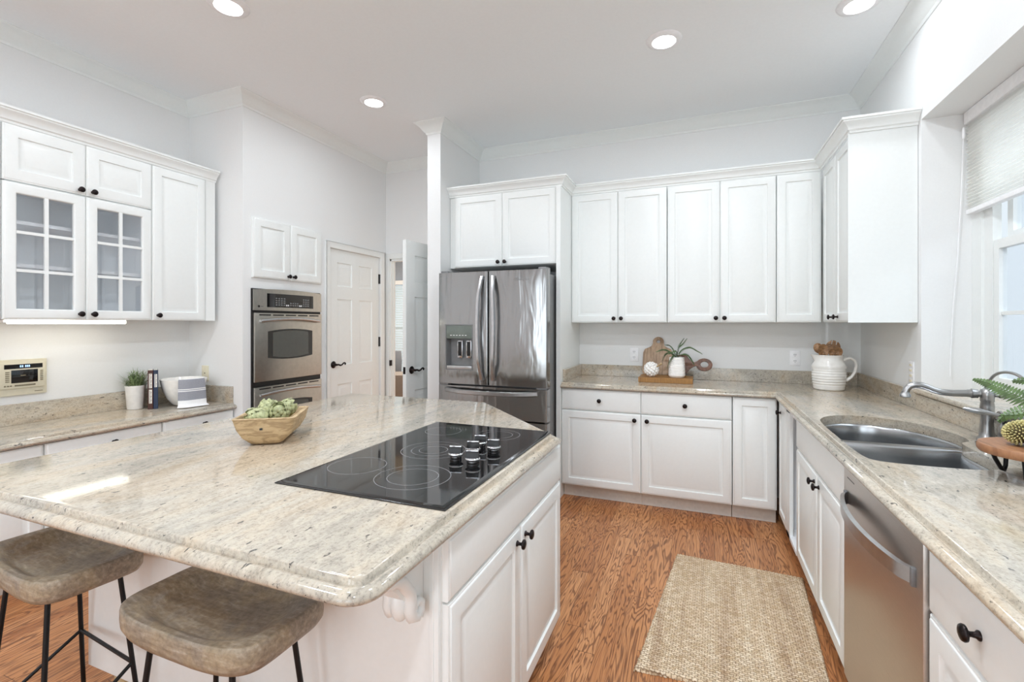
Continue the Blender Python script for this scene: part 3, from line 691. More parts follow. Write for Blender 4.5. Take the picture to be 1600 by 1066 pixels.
# carved corbel
def corbel(x0, x1, y, label):
    t = thing('corbel', label, 'corbel', ((x0+x1)/2, y, .64), 0, 'corbels under the island overhang')
    def S(sc=1.0, dz=0):
        up = [(0, .870), (.235, .870), (.235, .835), (.225, .822), (.218, .800), (.205, .782), (.180, .770), (.150, .768), (.128, .762), (.108, .745), (.092, .722), (.075, .710), (.058, .712), (.050, .704), (.052, .690), (.060, .676), (.060, .664), (.050, .652), (.036, .648), (.018, .644), (0, .630)]
        return up
    prof = [(-b, z) for b, z in S()]
    # body: local y outward is -Y world; profile in the y-z plane, thickness along x
    m = MB(); pts = [(y-b-.001, min(.870, z+.034)) for b, z in S()]
    w = .018
    m.loft([[(x0+w, p, q) for p, q in pts], [(x1-w, p, q) for p, q in pts]]); m.build('scroll_body', CAB, t, 35)
    # side cheeks with a raised S-band
    band = [(.222, .862), (.214, .838), (.206, .812), (.190, .796), (.160, .790), (.130, .784), (.104, .770), (.086, .748), (.070, .728), (.066, .706), (.070, .688), (.062, .668), (.044, .660), (.028, .668), (.026, .684), (.038, .694), (.050, .688), (.050, .678), (.042, .676)]
    for xx in (x0+.010, x1-.010):
        m = MB(); m.tube([(xx, y-b, z+.034) for b, z in band[2:]], [.015]*6+[.015]*3+[.015, .014, .013, .012, .010, .009, .007, .005], 8); m.build('scroll_band', CAB, t, 60)
        m = MB(); m.tube([(xx, y-b, z+.004) for b, z in [(.19, .845), (.165, .822), (.14, .815), (.115, .828), (.112, .846), (.128, .852)]], [.006, .011, .012, .012, .010, .006], 8); m.build('carved_curl', CAB, t, 60)
    m = MB(); xm = (x0+x1)/2
    for (bz, zz, ry, rz, rx) in ((.062, .695, .030, .042, .022), (.14, .772, .05, .014, .022)):
        rings = []
        for i in range(9):
            ph = -PI/2+PI*i/8; rings.append([(xm+rx*math.cos(ph)*math.cos(2*PI*k/14), y-bz+ry*math.cos(ph)*math.sin(2*PI*k/14), zz+.034+rz*math.sin(ph)) for k in range(14)])
        m.loft(rings)
    m.build('acanthus_leaf', CAB, t, 60)
corbel(-.688, -.609, .9975, 'carved white scroll corbel at the island corner above the near stool')

# ------------------------------------------------------------------ wall run with glass cabinets (left wall)
FLU = F_EAST(-3.38); LZ, LT = 1.401, 2.437
def glass_door(par, F, a0, a1, z0, z1, knob):
    g_ = .0015; a0 += g_; a1 -= g_; z0 += g_; z1 -= g_; st = .058
    pr = EDGE+[(st-.008, 0), (st-.003, -.003), (st, -.008), (st, -.020)]
    m = MB(F); m.loft([rect(a0, a1, z0, z1, i, b) for i, b in pr], wrap=True)
    d = m.build('door', CAB, par)
    am = (a0+a1)/2; z_a, z_b = z0+st, z1-st
    m = MB(F); m.box((am-.009, -.014, z_a-.002), (am+.009, -.002, z_b+.002))
    for q in (1/3, 2/3):
        zz = z_a+(z_b-z_a)*q; m.box((a0+st-.002, -.0135, zz-.008), (a1-st+.002, -.0025, zz+.008))
    m.build('muntin', CAB, d, smooth=0)
    MB(F).box((a0+st-.006, -.018, z_a-.006), (a1-st+.006, -.015, z_b+.006)).build('glass_pane', GLASS, d, smooth=0)
    mb_knob(F, *knob).build('knob', KNOB, d, 60)
g = 'wall cabinets over the low counter'
a = [1.323, 1.689, 2.053, 2.422]
t = thing('wall_cabinet', 'white wall cabinet with two glazed doors and small doors above', 'cabinet', (-3.55, 1.69, LZ), 0, g)
m = MB(FLU); D = -.336
m.box((a[0]+.001, D, LZ), (a[2]-.001, D+.008, LT)); m.box((a[0]+.001, D, LZ), (a[0]+.017, -.021, LT)); m.box((a[2]-.017, D, LZ), (a[2]-.001, -.021, LT))
for z in (LZ, 2.125, LT-.016): m.box((a[0]+.001, D, z), (a[2]-.001, -.021, z+.016))
m.build('carcass', CABIN, t, smooth=0)
for z in (1.688, 1.922): MB(FLU).box((a[0]+.02, D+.01, z), (a[2]-.02, -.06, z+.019)).build('shelf', WHITEP, t, smooth=0)
glass_door(t, FLU, a[0], a[1], LZ, 2.134, (a[1]-.032, LZ+.035)); glass_door(t, FLU, a[1], a[2], LZ, 2.134, (a[1]+.032, LZ+.035))
door(t, FLU, a[0], a[1], 2.137, LT, (a[1]-.032, 2.165), stile=.062); door(t, FLU, a[1], a[2], 2.137, LT, (a[1]+.032, 2.165), stile=.062)
cabinet('narrow white wall cabinet with one solid door next to the glazed doors', FLU, a[2]+.002, a[3], LZ, LT, .336, [(a[2]+.002, a[3], LZ, LT, (a[2]+.035, LZ+.035))], g, 0, 'wall_cabinet')
cabinet('plain white wall cabinet at the picture edge past the glazed doors', FLU, .93, a[0]-.002, LZ, LT, .336, [(.93, a[0]-.002, LZ, LT, (.965, LZ+.035))], g, 0, 'wall_cabinet')
MB_ = MB(FLU); MB_.box((a[3]+.001, -.336, LZ), (2.495, -.004, LT)); tag(MB_.build('filler_strip', CAB, smooth=0, bevel=.001), 'plain white filler strip between wall cabinet and corner wall', 'filler strip')
o = sweep([(-3.388, .93), (-3.388, 2.50)], CC, 1, LT).build('cabinet_crown_molding', TRIM, smooth=30); tag(o, 'white stepped crown molding on top of the glazed wall cabinets', 'crown molding')
t = thing('under_cabinet_light', 'slim glowing strip light mounted under the glazed wall cabinet', 'light', (-3.54, 1.667, 1.401))
MB().box((-3.575, 1.375, 1.388), (-3.50, 1.958, 1.4005)).build('housing', WHITEP, t, smooth=0)
MB().box((-3.499, 1.385, 1.379), (-3.47, 1.95, 1.4005)).build('tube', TUBE, t, bevel=.004)

FLB = F_EAST(-3.222); g = 'low base cabinets under the wall run'; LB = .748
b = [.80, 1.426, 2.021, 2.526]
for i, lab in enumerate(('low white base cabinet partly hidden by the island edge', 'low white base cabinet below the wall radio and plant', 'low white base cabinet ending at the oven wall corner')):
    am = (b[i]+b[i+1])/2
    cabinet(lab, FLB, b[i]+.001, b[i+1]-.001, .108, LB, .49, [(b[i]+.003, b[i+1]-.003, .60, LB-.004, (am+(.02 if i else 0), .683), False, 'drawer'), (b[i]+.003, am, .108, .597, (am-.03, .56)), (am, b[i+1]-.003, .108, .597, (am+.03, .56))], g, 1)
o = worktop('granite_worktop', [(XL+.001, .75), (-3.196, .75), (-3.196, 2.529), (XL+.001, 2.529)], [0, 1, 0, 0], None, .790, GR_L)
tag(o, 'low cream granite worktop under the glazed cabinets', 'countertop')
splash('granite_upstand', (XL+.001, .75, .7905), (XL+.023, 2.505, .912), 'low granite upstand on the wall below the radio panel', GR_L)
splash('granite_upstand', (XL+.001, 2.5055, .7905), (-3.235, 2.529, .912), 'short granite upstand behind the white bowl', GR_L)

# ------------------------------------------------------------------ oven wall
FO = F_EAST(XO)
t = thing('wall_cabinet', 'shallow white double-door cabinet set in the wall above the ovens', 'cabinet', (XO, 2.95, 1.73))
MB(FO).box((2.600, .0005, 1.728), (3.300, .004, 2.192)).build('face_frame', CAB, t, smooth=0)
FO2 = F_EAST(XO+.024)
door(t, FO2, 2.603, 2.952, 1.73, 2.19, (2.925, 1.762), stile=.062); door(t, FO2, 2.952, 3.297, 1.73, 2.19, (2.979, 1.762), stile=.062)

t = thing('double_oven', 'stainless double wall oven with black control panel', 'oven', (XO, 2.945, .32))
FV = F_EAST(XO)
MB(FV).box((2.635, -.52, .305), (3.255, -.001, 1.615)).build('oven_body', BLACK, t, smooth=0)
MB(FV).box((2.597, .0005, .315), (3.290, .010, 1.648)).build('trim_frame', BLACK, t, smooth=0)
def bowed(F, a0, a1, z0, z1, b0, b1, bow, top=0, n=16):
    """front plate gently bowed outward, top edge arched by top"""
    m = MB(F); rings = []
    for i in range(n+1):
        s = i/n; a_ = a0+(a1-a0)*s; k = 4*s*(1-s)
        rings.append([(a_, b0, z0), (a_, b1+bow*k, z0), (a_, b1+bow*k, z1+top*k), (a_, b0, z1+top*k)])
    return m.loft(rings)
cp = bowed(FV, 2.603, 3.285, 1.482, 1.640, .010, .026, .010, .012).build('control_panel', STEEL_W, t, 35)
bowed(FV, 2.715, 3.185, 1.508, 1.615, .020, .0325, .0065).build('display_panel', BLACKG, cp, 35)
for a0, n1, a1_ in ((2.785, 4, 2.885), (2.925, 4, 3.02), (3.06, 3, 3.135)):
    for r in range(4 if n1 != 4 or a0 < 2.9 else 2):
        for c in range(n1):
            a_ = a0+(a1_-a0)*(c+.5)/n1; z = 1.523+r*.017; sF = (a_-2.603)/.682; bb = .0300+.010*4*sF*(1-sF)
            MB(FV).box((a_-.0075, bb-.002, z), (a_+.0075, bb+.0004, z+.009)).build('key', GREYP, cp, smooth=0)
for a_ in (2.895, 2.912, 3.03, 3.047):
    MB(FV).lathe([(.006, .035), (.006, .0400), (.0001, .0402)], (a_, 0, 1.526), 12, 'y').build('key', WHITEP, cp, 60)
# round maker's mark and short lettering at the panel's end
MB(FV).lathe([(.009, .026), (.009, .0295), (.0001, .0297)], (2.645, 0, 1.512), 16, 'y').build('emblem', BLACK, cp, 60)
MB(FV).box((2.66, .026, 1.509), (2.682, .0306, 1.515)).build('emblem_lettering', GREYP, cp, smooth=0)
def oven_door(z0, z1):
    d = MB(FV).box((2.606, .010, z0), (3.284, .032, z1)).build('door', STEEL_W, t, bevel=.004)
    H = z1-z0; wz0, wz1 = z0+H*.34, z1-H*.27
    n = 18; pts = []
    for i in range(n+1):
        s = i/n; pts.append((2.722+.452*s, wz1+.018*4*s*(1-s)))
    for i in range(n+1):
        s = 1-i/n; pts.append((2.722+.452*s, wz0-.018*4*s*(1-s)))
    w = MB(FV).extr(pts, .030, .0335).build('window_surround', BLACKG, d, smooth=0)
    pts2 = [(2.948+(x-2.948)*.80, (wz0+wz1)/2+(z-(wz0+wz1)/2)*.90) for x, z in pts]
    MB(FV).extr(pts2, .033, .0342).build('window_glass', OVG, d, smooth=0)
    for k in range(5):
        a0 = 2.645+k*.124; MB(FV).box((a0, .031, z1-.020), (a0+.105, .0327, z1-.010)).build('vent_slot', BLACK, d, smooth=0)
    m = MB(FV); path = []
    for i in range(21):
        s = i/20; path.append((2.648+.60*s, .045+.024*math.sin(PI*s)**.8 if 0 < s < 1 else .045, z1-.062+.020*4*s*(1-s)))
    m.tube(path, .0105, 10, flat=(1, 1.15))
    for a_ in (2.655, 3.24): m.box((a_-.008, .030, z1-.070), (a_+.008, .048, z1-.054))
    m.build('handle', STEEL_H, d, 60)
OVG = plain('oven_window', (74, 76, 72), .08, spec=.7)
oven_door(.935, 1.462); oven_door(.345, .895)

# ------------------------------------------------------------------ refrigerator
t = thing('refrigerator', 'stainless french-door refrigerator with ice dispenser under the deep cabinet', 'refrigerator', (-1.49, 3.7, 0))
F3 = F_BACK(3.32); XA, XB, XM = -1.947, -1.037, -1.512
MB().box((-1.938, 3.40, .03), (-1.078, 4.10, 1.765)).build('body', GREYP, t, bevel=.003)
MB().box((-1.92, 3.43, .0), (-1.10, 4.0, .03)).build('base_grille', BLACK, t, smooth=0)
def slab(F, a0, a1, z0, z1, th, r=.014, n=5, hole=None):
    """door slab with rounded vertical front edges"""
    pl = [(a0, -th)]
    for k in range(n+1):
        q = PI-(PI/2)*k/n; pl.append((a0+r+r*math.cos(q), -r+r*math.sin(q)))
    for k in range(n+1):
        q = PI/2-(PI/2)*k/n; pl.append((a1-r+r*math.cos(q), -r+r*math.sin(q)))
    pl.append((a1, -th)); return MB(F).loft([[(a_, b_, z0) for a_, b_ in pl], [(a_, b_, z1) for a_, b_ in pl]])
dz0, dz1 = .907, 1.783
# left door: built around the dispenser recess
hx0, hx1, hz0, hz1 = -1.885, -1.640, 1.015, 1.375
m = slab(F3, XA, hx0, dz0, dz1, .07); 
pl = [(hx0, -.07), (hx0, 0), (hx1, 0), (hx1, -.07)]
m.box((hx0, -.07, dz0), (hx1, 0, hz0)); m.box((hx0, -.07, hz1), (hx1, 0, dz1)); m.box((hx1, -.07, dz0), (XM-.016, 0, dz1))
# end roundings trimmed flush where the pieces meet
m2 = MB(F3)
pts = [(XA, -.07)]+[(XA+.014+.014*math.cos(PI-(PI/2)*k/5), -.014+.014*math.sin(PI-(PI/2)*k/5)) for k in range(6)]+[(hx0, 0), (hx0, -.07)]
m2.loft([[(a_, b_, dz0) for a_, b_ in pts], [(a_, b_, dz1) for a_, b_ in pts]])
m2.box((hx0, -.07, dz0), (hx1, 0, hz0)); m2.box((hx0, -.07, hz1), (hx1, 0, dz1))
pts = [(hx1, -.07), (hx1, 0)]+[(XM-.003-.010+.010*math.cos(PI/2-(PI/2)*k/5), -.010+.010*math.sin(PI/2-(PI/2)*k/5)) for k in range(6)]+[(XM-.003, -.07)]
m2.loft([[(a_, b_, dz0) for a_, b_ in pts], [(a_, b_, dz1) for a_, b_ in pts]])
dl = m2.build('door', STEEL, t, 35)
m = MB(F3)
m.loft([rect(hx0, hx1, hz0, hz1, 0, .001), rect(hx0, hx1, hz0, hz1, .008, .002), rect(hx0, hx1, hz0, hz1, .012, -.006), rect(hx0, hx1, hz0, hz1, .020, -.062)], cap0=False)
disp = m.build('dispenser_recess', GREYP, dl, 30)
MB(F3).box((hx0+.010, -.030, 1.262), (hx1-.010, .001, 1.366)).build('dispenser_panel', plain('dispenser_panel', (112, 120, 114), .18, .2), dl, bevel=.003)
for i in range(6): MB(F3).box((hx0+.045+i*.026, .0, 1.286), (hx0+.060+i*.026, .0016, 1.290)).build('panel_key', WHITEP, dl, smooth=0)
MB(F3).box((hx0+.012, -.055, 1.022), (hx1-.012, .0, 1.048)).build('drip_tray', STEEL_H, dl, bevel=.003)
for a_ in (-1.770, -1.692):
    MB(F3).box((a_-.022, -.052, 1.11), (a_+.022, -.030, 1.245)).build('paddle', CHROME, dl, bevel=.003)
    MB(F3).box((a_-.015, -.032, 1.125), (a_+.015, -.0285, 1.238)).build('paddle_face', BLACK, dl, bevel=.001)
dr = slab(F3, XM+.003, XB, dz0, dz1, .07, .012).build('door', STEEL, t, 35)
def vhandle(a_, lean, d):
    m = MB(F3); rings = []; n = 24
    for i in range(n+1):
        s = i/n; z = .945+.80*s; bow = 4*s*(1-s); x = a_+lean*(bow-.2); y = .012+.040*min(1, bow*1.6)
        w = .016; rings.append([(x-w, y-.006, z), (x-w*.6, y+.008, z), (x+w*.6, y+.008, z), (x+w, y-.006, z)])
    m.loft(rings)
    for z in (.955, 1.735): m.box((a_-.012-lean*.1, -.001, z-.012), (a_+.012-lean*.1, .016, z+.012))
    m.build('handle', STEEL_H, d, 50)
vhandle(-1.562, -.024, dl); vhandle(-1.462, .020, dr)
f1 = slab(F3, XA, XB, .655, .893, .07, .012).build('freezer_drawer', STEEL, t, 35)
f2_ = slab(F3, XA, XB, .075, .642, .07, .012).build('freezer_drawer', STEEL, t, 35)
def hhandle(z, d):
    m = MB(F3); rings = []; n = 24
    for i in range(n+1):
        s = i/n; x = XA+.07+.77*s; y = .014+.040*min(1, 4*s*(1-s)*1.5); zz = z-.012*4*s*(1-s)
        rings.append([(x, y-.006, zz-.018), (x, y+.008, zz-.012), (x, y+.008, zz+.012), (x, y-.006, zz+.018)])
    m.loft(rings)
    for x in (XA+.08, XA+.83): m.box((x-.010, -.001, z-.012), (x+.010, .018, z+.012))
    m.build('handle', STEEL_H, d, 50)
hhandle(.862, f1); hhandle(.60, f2_)
for a_ in (XA+.045, XB-.045): MB(F3).box((a_-.04, -.05, .895), (a_+.04, -.004, .905)).build('hinge', GREYP, t, smooth=0)
MB(F3).box((XB-.075, -.12, 1.766), (XB-.012, -.02, 1.80)).build('hinge_cover', GREYP, t, bevel=.004)
MB(F3).box((XA+.012, -.12, 1.766), (XA+.075, -.02, 1.80)).build('hinge_cover', GREYP, t, bevel=.004)
def text(s, size, M, mat, name, parent, ext=.0006):
    c = bpy.data.curves.new(name, 'FONT'); c.body = s; c.size = size; c.extrude = ext; c.align_x = 'CENTER'; c.align_y = 'CENTER'
    o = bpy.data.objects.new(name, c); COL.objects.link(o); dg = bpy.context.evaluated_depsgraph_get(); dg.update()
    me = bpy.data.meshes.new_from_object(o.evaluated_get(dg)); bpy.data.objects.remove(o); me.transform(M)
    me.transform(WM[root_of(parent).name].inverted()); me.materials.clear(); me.materials.append(mat)
    o = bpy.data.objects.new(name, me); COL.objects.link(o); o.parent = parent; return o
def onback(x, y, z): return Matrix(((1, 0, 0, x), (0, 0, -1, y), (0, 1, 0, z), (0, 0, 0, 1)))
text('Whirlpool', .026, onback(-1.235, 3.3193, 1.712), GREYP, 'badge_lettering', dr)
m = MB(); m.tube([(-1.262+.030*math.cos(q)*1.25, 3.319, 1.716+.012*math.sin(q)+.006*math.cos(q)) for q in [2*PI*k/20 for k in range(19)]], .0010, 5); m.build('badge_swirl', GREYP, dr, 60)

# ------------------------------------------------------------------ cooktop
t = thing('cooktop', 'black glass electric cooktop with five knobs set in the island', 'cooktop', (-.865, 1.49, .914))
X0, X1, Y0, Y1 = -1.150, -.590, 1.036, 1.948
m = MB(); m.loft([[(x, y, .9145+dz) for x, y in offs_poly([(X0, Y0), (X1, Y0), (X1, Y1), (X0, Y1)], [i]*4)] for i, dz in ((0, 0), (0, .002), (.003, .0045), (.012, .0065), (.014, .0065))])
m.build('glass_top', BLACKG, t, 20)
m = MB(); m.loft([[(x, y, .9142+dz) for x, y in offs_poly([(X0, Y0), (X1, Y0), (X1, Y1), (X0, Y1)], [i]*4)] for i, dz in ((-.003, 0), (-.003, .003), (0, .004), (.001, .001))], cap0=False, cap1=False); m.build('steel_edge', plain('dark_steel_edge', (70, 70, 72), .25, .8), t, 30)
for (x, y, rs) in ((-.80, 1.215, (.112, .075)), (-1.03, 1.245, (.09,)), (-.90, 1.50, (.115, .078, .05)), (-1.02, 1.78, (.075,)), (-.775, 1.80, (.09, .06))):
    for r in rs:
        MB().lathe([(r, .92110), (r+.0022, .92110)], (x, y, 0), 56, cap0=False, cap1=False).build('burner_ring', RINGM, t, 60)
for (x, y) in ((-.768, 1.425), (-.742, 1.505), (-.757, 1.595), (-.690, 1.395), (-.685, 1.555)):
    k = MB().lathe([(.019, .921), (.017, .931), (.022, .934), (.0255, .937), (.0255, .941), (.022, .944), (.0001, .945)], (x, y, 0), 24).build('knob', CHROME, t, 50)
    MK = Matrix.Translation((x, y, 0)) @ Matrix.Rotation(.28, 4, 'Z')
    MB(MK).loft([[(-.0225, -.010, .943), (.0225, -.010, .943), (.0225, .010, .943), (-.0225, .010, .943)], [(-.0195, -.006, .964), (.0195, -.006, .964), (.0195, .006, .964), (-.0195, .006, .964)]]).build('grip', BLACK, k, bevel=.002)
    MB(MK).box((-.0205, -.007, .9625), (.0205, .007, .967)).build('grip_cap', CHROME, k, bevel=.0015)
    MB().lathe([(.0192, .9212), (.0192, .9305)], (x, y, 0), 20, cap0=False, cap1=False).build('knob_foot', BLACK, k, 60)

# ------------------------------------------------------------------ faucet and sprayer
t = thing('faucet', 'brushed nickel faucet with curved spout over the double sink', 'faucet', (1.030, 2.375, .9145))
fx, fy = 1.030, 2.375
MB().lathe([(.034, .9145), (.034, .922), (.029, .926), (.031, .932), (.025, .940), (.020, .965), (.018, 1.00), (.0205, 1.03), (.0215, 1.06), (.019, 1.078), (.021, 1.082), (.021, 1.090), (.022, 1.10), (.023, 1.112), (.020, 1.124), (.010, 1.130), (.006, 1.134), (.009, 1.138), (.009, 1.144), (.0001, 1.148)], (fx, fy, 0), 28).build('column', NICKEL, t, 50)
m = MB(); dv = Vector((-.995, .10, 0)); B = Vector((fx, fy, 1.108))
pt = lambda s, z: tuple(B+dv*s+Vector((0, 0, z)))
m.tube([pt(.0, 0), pt(.026, 0), pt(.028, 0), (pt(.034, 0)), pt(.046, 0), pt(.048, 0), pt(.058, .0)], [.012, .012, .017, .017, .019, .0155, .0145], 16, caps=False)
m.tube([pt(.05, 0), pt(.10, -.003), pt(.135, -.001), pt(.160, .006), pt(.180, .016), pt(.200, .023), pt(.218, .024), pt(.234, .018), pt(.244, .006), pt(.248, -.008)], [.014, .013, .0125, .012, .0125, .013, .013, .0125, .0125, .013], 16)
e = Vector(pt(.249, 0)); m.lathe([(.014, -.006), (.014, -.012), (.018, -.016), (.019, -.026), (.015, -.029), (.0001, -.029)], tuple(e), 20)
m.build('spout', NICKEL, t, 50)
m = MB(); m.tube([(fx+.018, fy-.006, 1.108), (fx+.030, fy-.010, 1.106), (fx+.032, fy-.011, 1.106), (fx+.04, fy-.013, 1.106), (fx+.07, fy-.03, 1.112)], [.008, .008, .011, .010, .004], 12); m.build('finial', NICKEL, t, 50)
t = thing('faucet_lever', 'brushed nickel lever valve with domed body beside the faucet', 'faucet handle', (1.045, 2.265, .9145))
hx, hy = 1.045, 2.265
MB().lathe([(.032, .9145), (.032, .921), (.026, .926), (.024, .945), (.026, .963), (.029, .967), (.029, .972), (.030, .980), (.029, 1.000), (.022, 1.018), (.010, 1.026), (.0001, 1.028)], (hx, hy, 0), 26).build('valve_body', NICKEL, t, 50)
m = MB(); m.lathe([(.020, -.030), (.021, -.024), (.016, -.020), (.016, .018), (.021, .022), (.019, .032), (.0001, .034)], (hx, hy, 1.040), 20, 'x'); m.build('hub', NICKEL, t, 50)
m = MB(); m.tube([(hx-.006, hy, 1.043), (hx-.03, hy+.004, 1.045), (hx-.045, hy+.01, 1.048), (hx-.075, hy+.02, 1.053), (hx-.105, hy+.03, 1.058), (hx-.120, hy+.034, 1.060)], [.009, .006, .007, .011, .009, .003], 14); m.build('lever', NICKEL, t, 50)
t = thing('side_sprayer', 'slender nickel gooseneck tap arching behind the faucet', 'faucet', (1.062, 2.15, .9145))
sx_, sy_ = 1.066, 2.470
m = MB(); m.lathe([(.027, .9145), (.027, .922), (.021, .928), (.018, .96), (.013, 1.04), (.011, 1.06), (.008, 1.066)], (sx_, sy_, 0), 20)
m.build('base', NICKEL, t, 50)
m = MB(); pa = [(sx_, sy_, 1.06), (sx_+.001, sy_-.004, 1.10), (sx_+.001, sy_-.015, 1.135), (sx_, sy_-.045, 1.168), (sx_, sy_-.085, 1.188), (sx_, sy_-.135, 1.198), (sx_, sy_-.19, 1.197), (sx_-.002, sy_-.24, 1.185), (sx_-.004, sy_-.275, 1.160), (sx_-.005, sy_-.285, 1.135)]
cr = []
for i in range(len(pa)-1):
    p = [Vector(pa[max(0, min(len(pa)-1, i+j))]) for j in (-1, 0, 1, 2)]
    for s in range(5):
        q = s/5; cr.append(tuple(.5*((2*p[1])+(p[2]-p[0])*q+(2*p[0]-5*p[1]+4*p[2]-p[3])*q*q+(3*p[1]-p[0]-3*p[2]+p[3])*q**3)))
cr.append(pa[-1]); m.tube(cr, .0055, 10); m.build('gooseneck', NICKEL, t, 60)

# ------------------------------------------------------------------ window, shade
def sash(x, y0, y1, z0, z1, name, par, mid=True):
    m = MB(); w = .045; th = .03
    m.box((x, y0, z0), (x+th, y0+w, z1)); m.box((x, y1-w, z0), (x+th, y1, z1)); m.box((x, y0+w, z0), (x+th, y1-w, z0+w)); m.box((x, y0+w, z1-w), (x+th, y1-w, z1))
    k = int((y1-y0)/.27)
    for i in range(1, k): yy = y0+(y1-y0)*i/k; m.box((x+.008, yy-.009, z0+w), (x+.024, yy+.009, z1-w))
    zz = (z0+z1)/2; m.box((x+.008, y0+w, zz-.009), (x+.024, y1-w, zz+.009)); s = m.build(name, TRIM, par, smooth=0, bevel=.001)
    MB().box((x+.014, y0+w-.003, z0+w-.003), (x+.018, y1-w+.003, z1-w+.003)).build('glass_pane', WGLASS, s, smooth=0)
m = MB()
WX = 1.345
m.box((WX, 3.055, 1.027), (WX+.035, 3.2195, 2.489)); m.box((WX-.012, 3.13, 1.027), (WX, 3.2195, 2.489)); m.box((WX, .551, 2.40), (WX+.035, 3.055, 2.489)); m.box((WX, .551, 1.027), (WX+.035, 3.055, 1.07)); m.box((WX, 1.78, 1.07), (WX+.035, 1.90, 2.40)); m.box((WX, .551, 1.07), (WX+.035, .66, 2.40))
w1 = struct(m.build('window_1', TRIM, smooth=0)); WM[w1.name] = Matrix()
sash(WX+.003, 1.91, 3.053, 1.072, 1.79, 'lower_sash', w1); sash(WX+.045, 1.91, 3.03, 1.78, 2.40, 'upper_sash', w1)
sash(WX+.003, .67, 1.77, 1.072, 1.79, 'lower_sash', w1); sash(WX+.045, .67, 1.77, 1.78, 2.40, 'upper_sash', w1)
t = thing('honeycomb_shade', 'cream honeycomb window shade pulled halfway down in the recess', 'window shade', (1.32, 1.9, 1.95))
m = MB(); n = 26; z0s, z1s = 1.975, 2.425; pl = []
for side in (-1, 1):
    seq = range(n*2+1)
    pts = [(1.316+side*(.016 if k % 2 else .006), z1s-(z1s-z0s)*k/(2*n)) for k in seq]
    pl += pts if side < 0 else pts[::-1]
m.loft([[(x, .60, z) for x, z in pl], [(x, 3.195, z) for x, z in pl]]); m.build('pleated_fabric', SHADE, t, smooth=60)
MB().box((1.292, .60, 2.425), (1.342, 3.200, 2.488)).build('head_rail', WHITEP, t, smooth=0, bevel=.003)
MB().box((1.300, .60, 1.952), (1.334, 3.197, 1.975)).build('bottom_rail', WHITEP, t, smooth=0, bevel=.003)
m = MB(); m.tube([(1.288, 3.190, 2.40), (1.280, 3.191, 2.1), (1.262, 3.193, 1.7), (1.245, 3.194, 1.45), (1.235, 3.194, 1.2), (1.232, 3.190, 1.10)], .0022, 6); m.lathe([(.005, 2.35), (.007, 2.36), (.007, 2.40), (.004, 2.41)], (1.288, 3.190, 0), 10)
m.build('pull_cord', WHITEP, t, 60)

# ------------------------------------------------------------------ sockets and plates
def socket(F, a, z, label, mat=WHITEP, mode='duplex', g='white duplex sockets on the back wall'):
    c = F @ Vector((a, 0, z)); t = thing('wall_socket', label, 'socket', tuple(c), 0, g)
    h = .058
    MB(F).box((a-.036, .0005, z-h), (a+.036, .006, z+h)).build('cover_plate', mat, t, bevel=.002)
    if mode == 'duplex':
        for s in (-1, 1):
            zc = z+s*.024; fc = MB(F).lathe([(.0165, .006), (.0165, .0075), (.0001, .0076)], (a, 0, zc), 20, 'y').build('outlet', mat, t, 50)
            for dx in (-.006, .006): MB(F).box((a+dx-.0015, .0074, zc-.001), (a+dx+.0015, .0082, zc+.008)).build('slot', BLACK, fc, smooth=0)
            MB(F).lathe([(.0022, .0074), (.0022, .0082), (.0001, .0083)], (a, 0, zc-.008), 8, 'y').build('slot', BLACK, fc, smooth=0)
    elif mode == 'switch':
        MB(F).box((a-.008, .006, z-.015), (a+.008, .011, z+.015)).build('rocker', mat, t, bevel=.001)
    else:
        MB(F).lathe([(.004, .006), (.004, .009), (.0001, .0092)], (a, 0, z), 10, 'y').build('jack', BLACK, t, 60)
socket(F_BACK(YB), -.535, 1.108, 'white duplex socket beside the tall cutting board')
socket(F_BACK(YB), .692, 1.110, 'white duplex socket next to the pitcher of spoons')
t = thing('light_switch', 'slim white switch plate on the side wall near the window', 'switch', (XW, 3.34, 1.10))
MB(F_SINK(XW)).box((3.305, .0005, 1.03), (3.375, .006, 1.165)).build('cover_plate', WHITEP, t, bevel=.002)
for z in (1.055, 1.085, 1.115, 1.145): MB(F_SINK(XW)).box((3.325, .006, z-.006), (3.355, .009, z+.006)).build('button', BEIGEP, t, bevel=.001)
socket(F_BACK(2.53), -3.535, 1.0, 'beige jack plate on the side wall above the white bowl', BEIGEP, 'jack', None)

# ------------------------------------------------------------------ wall radio
t = thing('wall_radio', 'cream built-in intercom radio with cassette window on the wall', 'radio', (XL, 1.42, 1.06))
FRD = F_EAST(XL)
MB(FRD).box((1.20, .0005, .962), (1.648, .022, 1.170)).build('frame', CREAM, t, bevel=.004)
fc = MB(FRD).box((1.22, .02, 1.004), (1.634, .032, 1.152)).build('face_plate', CREAM, t, bevel=.003)
MB(FRD).box((1.452, .031, 1.118), (1.622, .0335, 1.143)).build('display', BLACKG, fc, smooth=0)
for k, a_ in enumerate((1.522, 1.531, 1.545, 1.553, 1.561)): MB(FRD).box((a_-.003, .0335, 1.125), (a_+.003, .0342, 1.137)).build('display_digit', DISP, fc, smooth=0)
MB(FRD).box((1.482, .031, 1.035), (1.600, .0345, 1.110)).build('cassette_window', BLACKG, fc, bevel=.001)
MB(FRD).box((1.522, .0345, 1.075), (1.545, .035, 1.080)).build('cassette_print', CREAMD, fc, smooth=0)
for k in range(6):
    MB(FRD).box((1.612, .031, 1.042+k*.011), (1.624, .0345, 1.047+k*.011)).build('button', CREAMD, fc, smooth=0)
    MB(FRD).box((1.457, .031, 1.042+k*.011), (1.474, .0345, 1.047+k*.011)).build('button', CREAMD, fc, smooth=0)
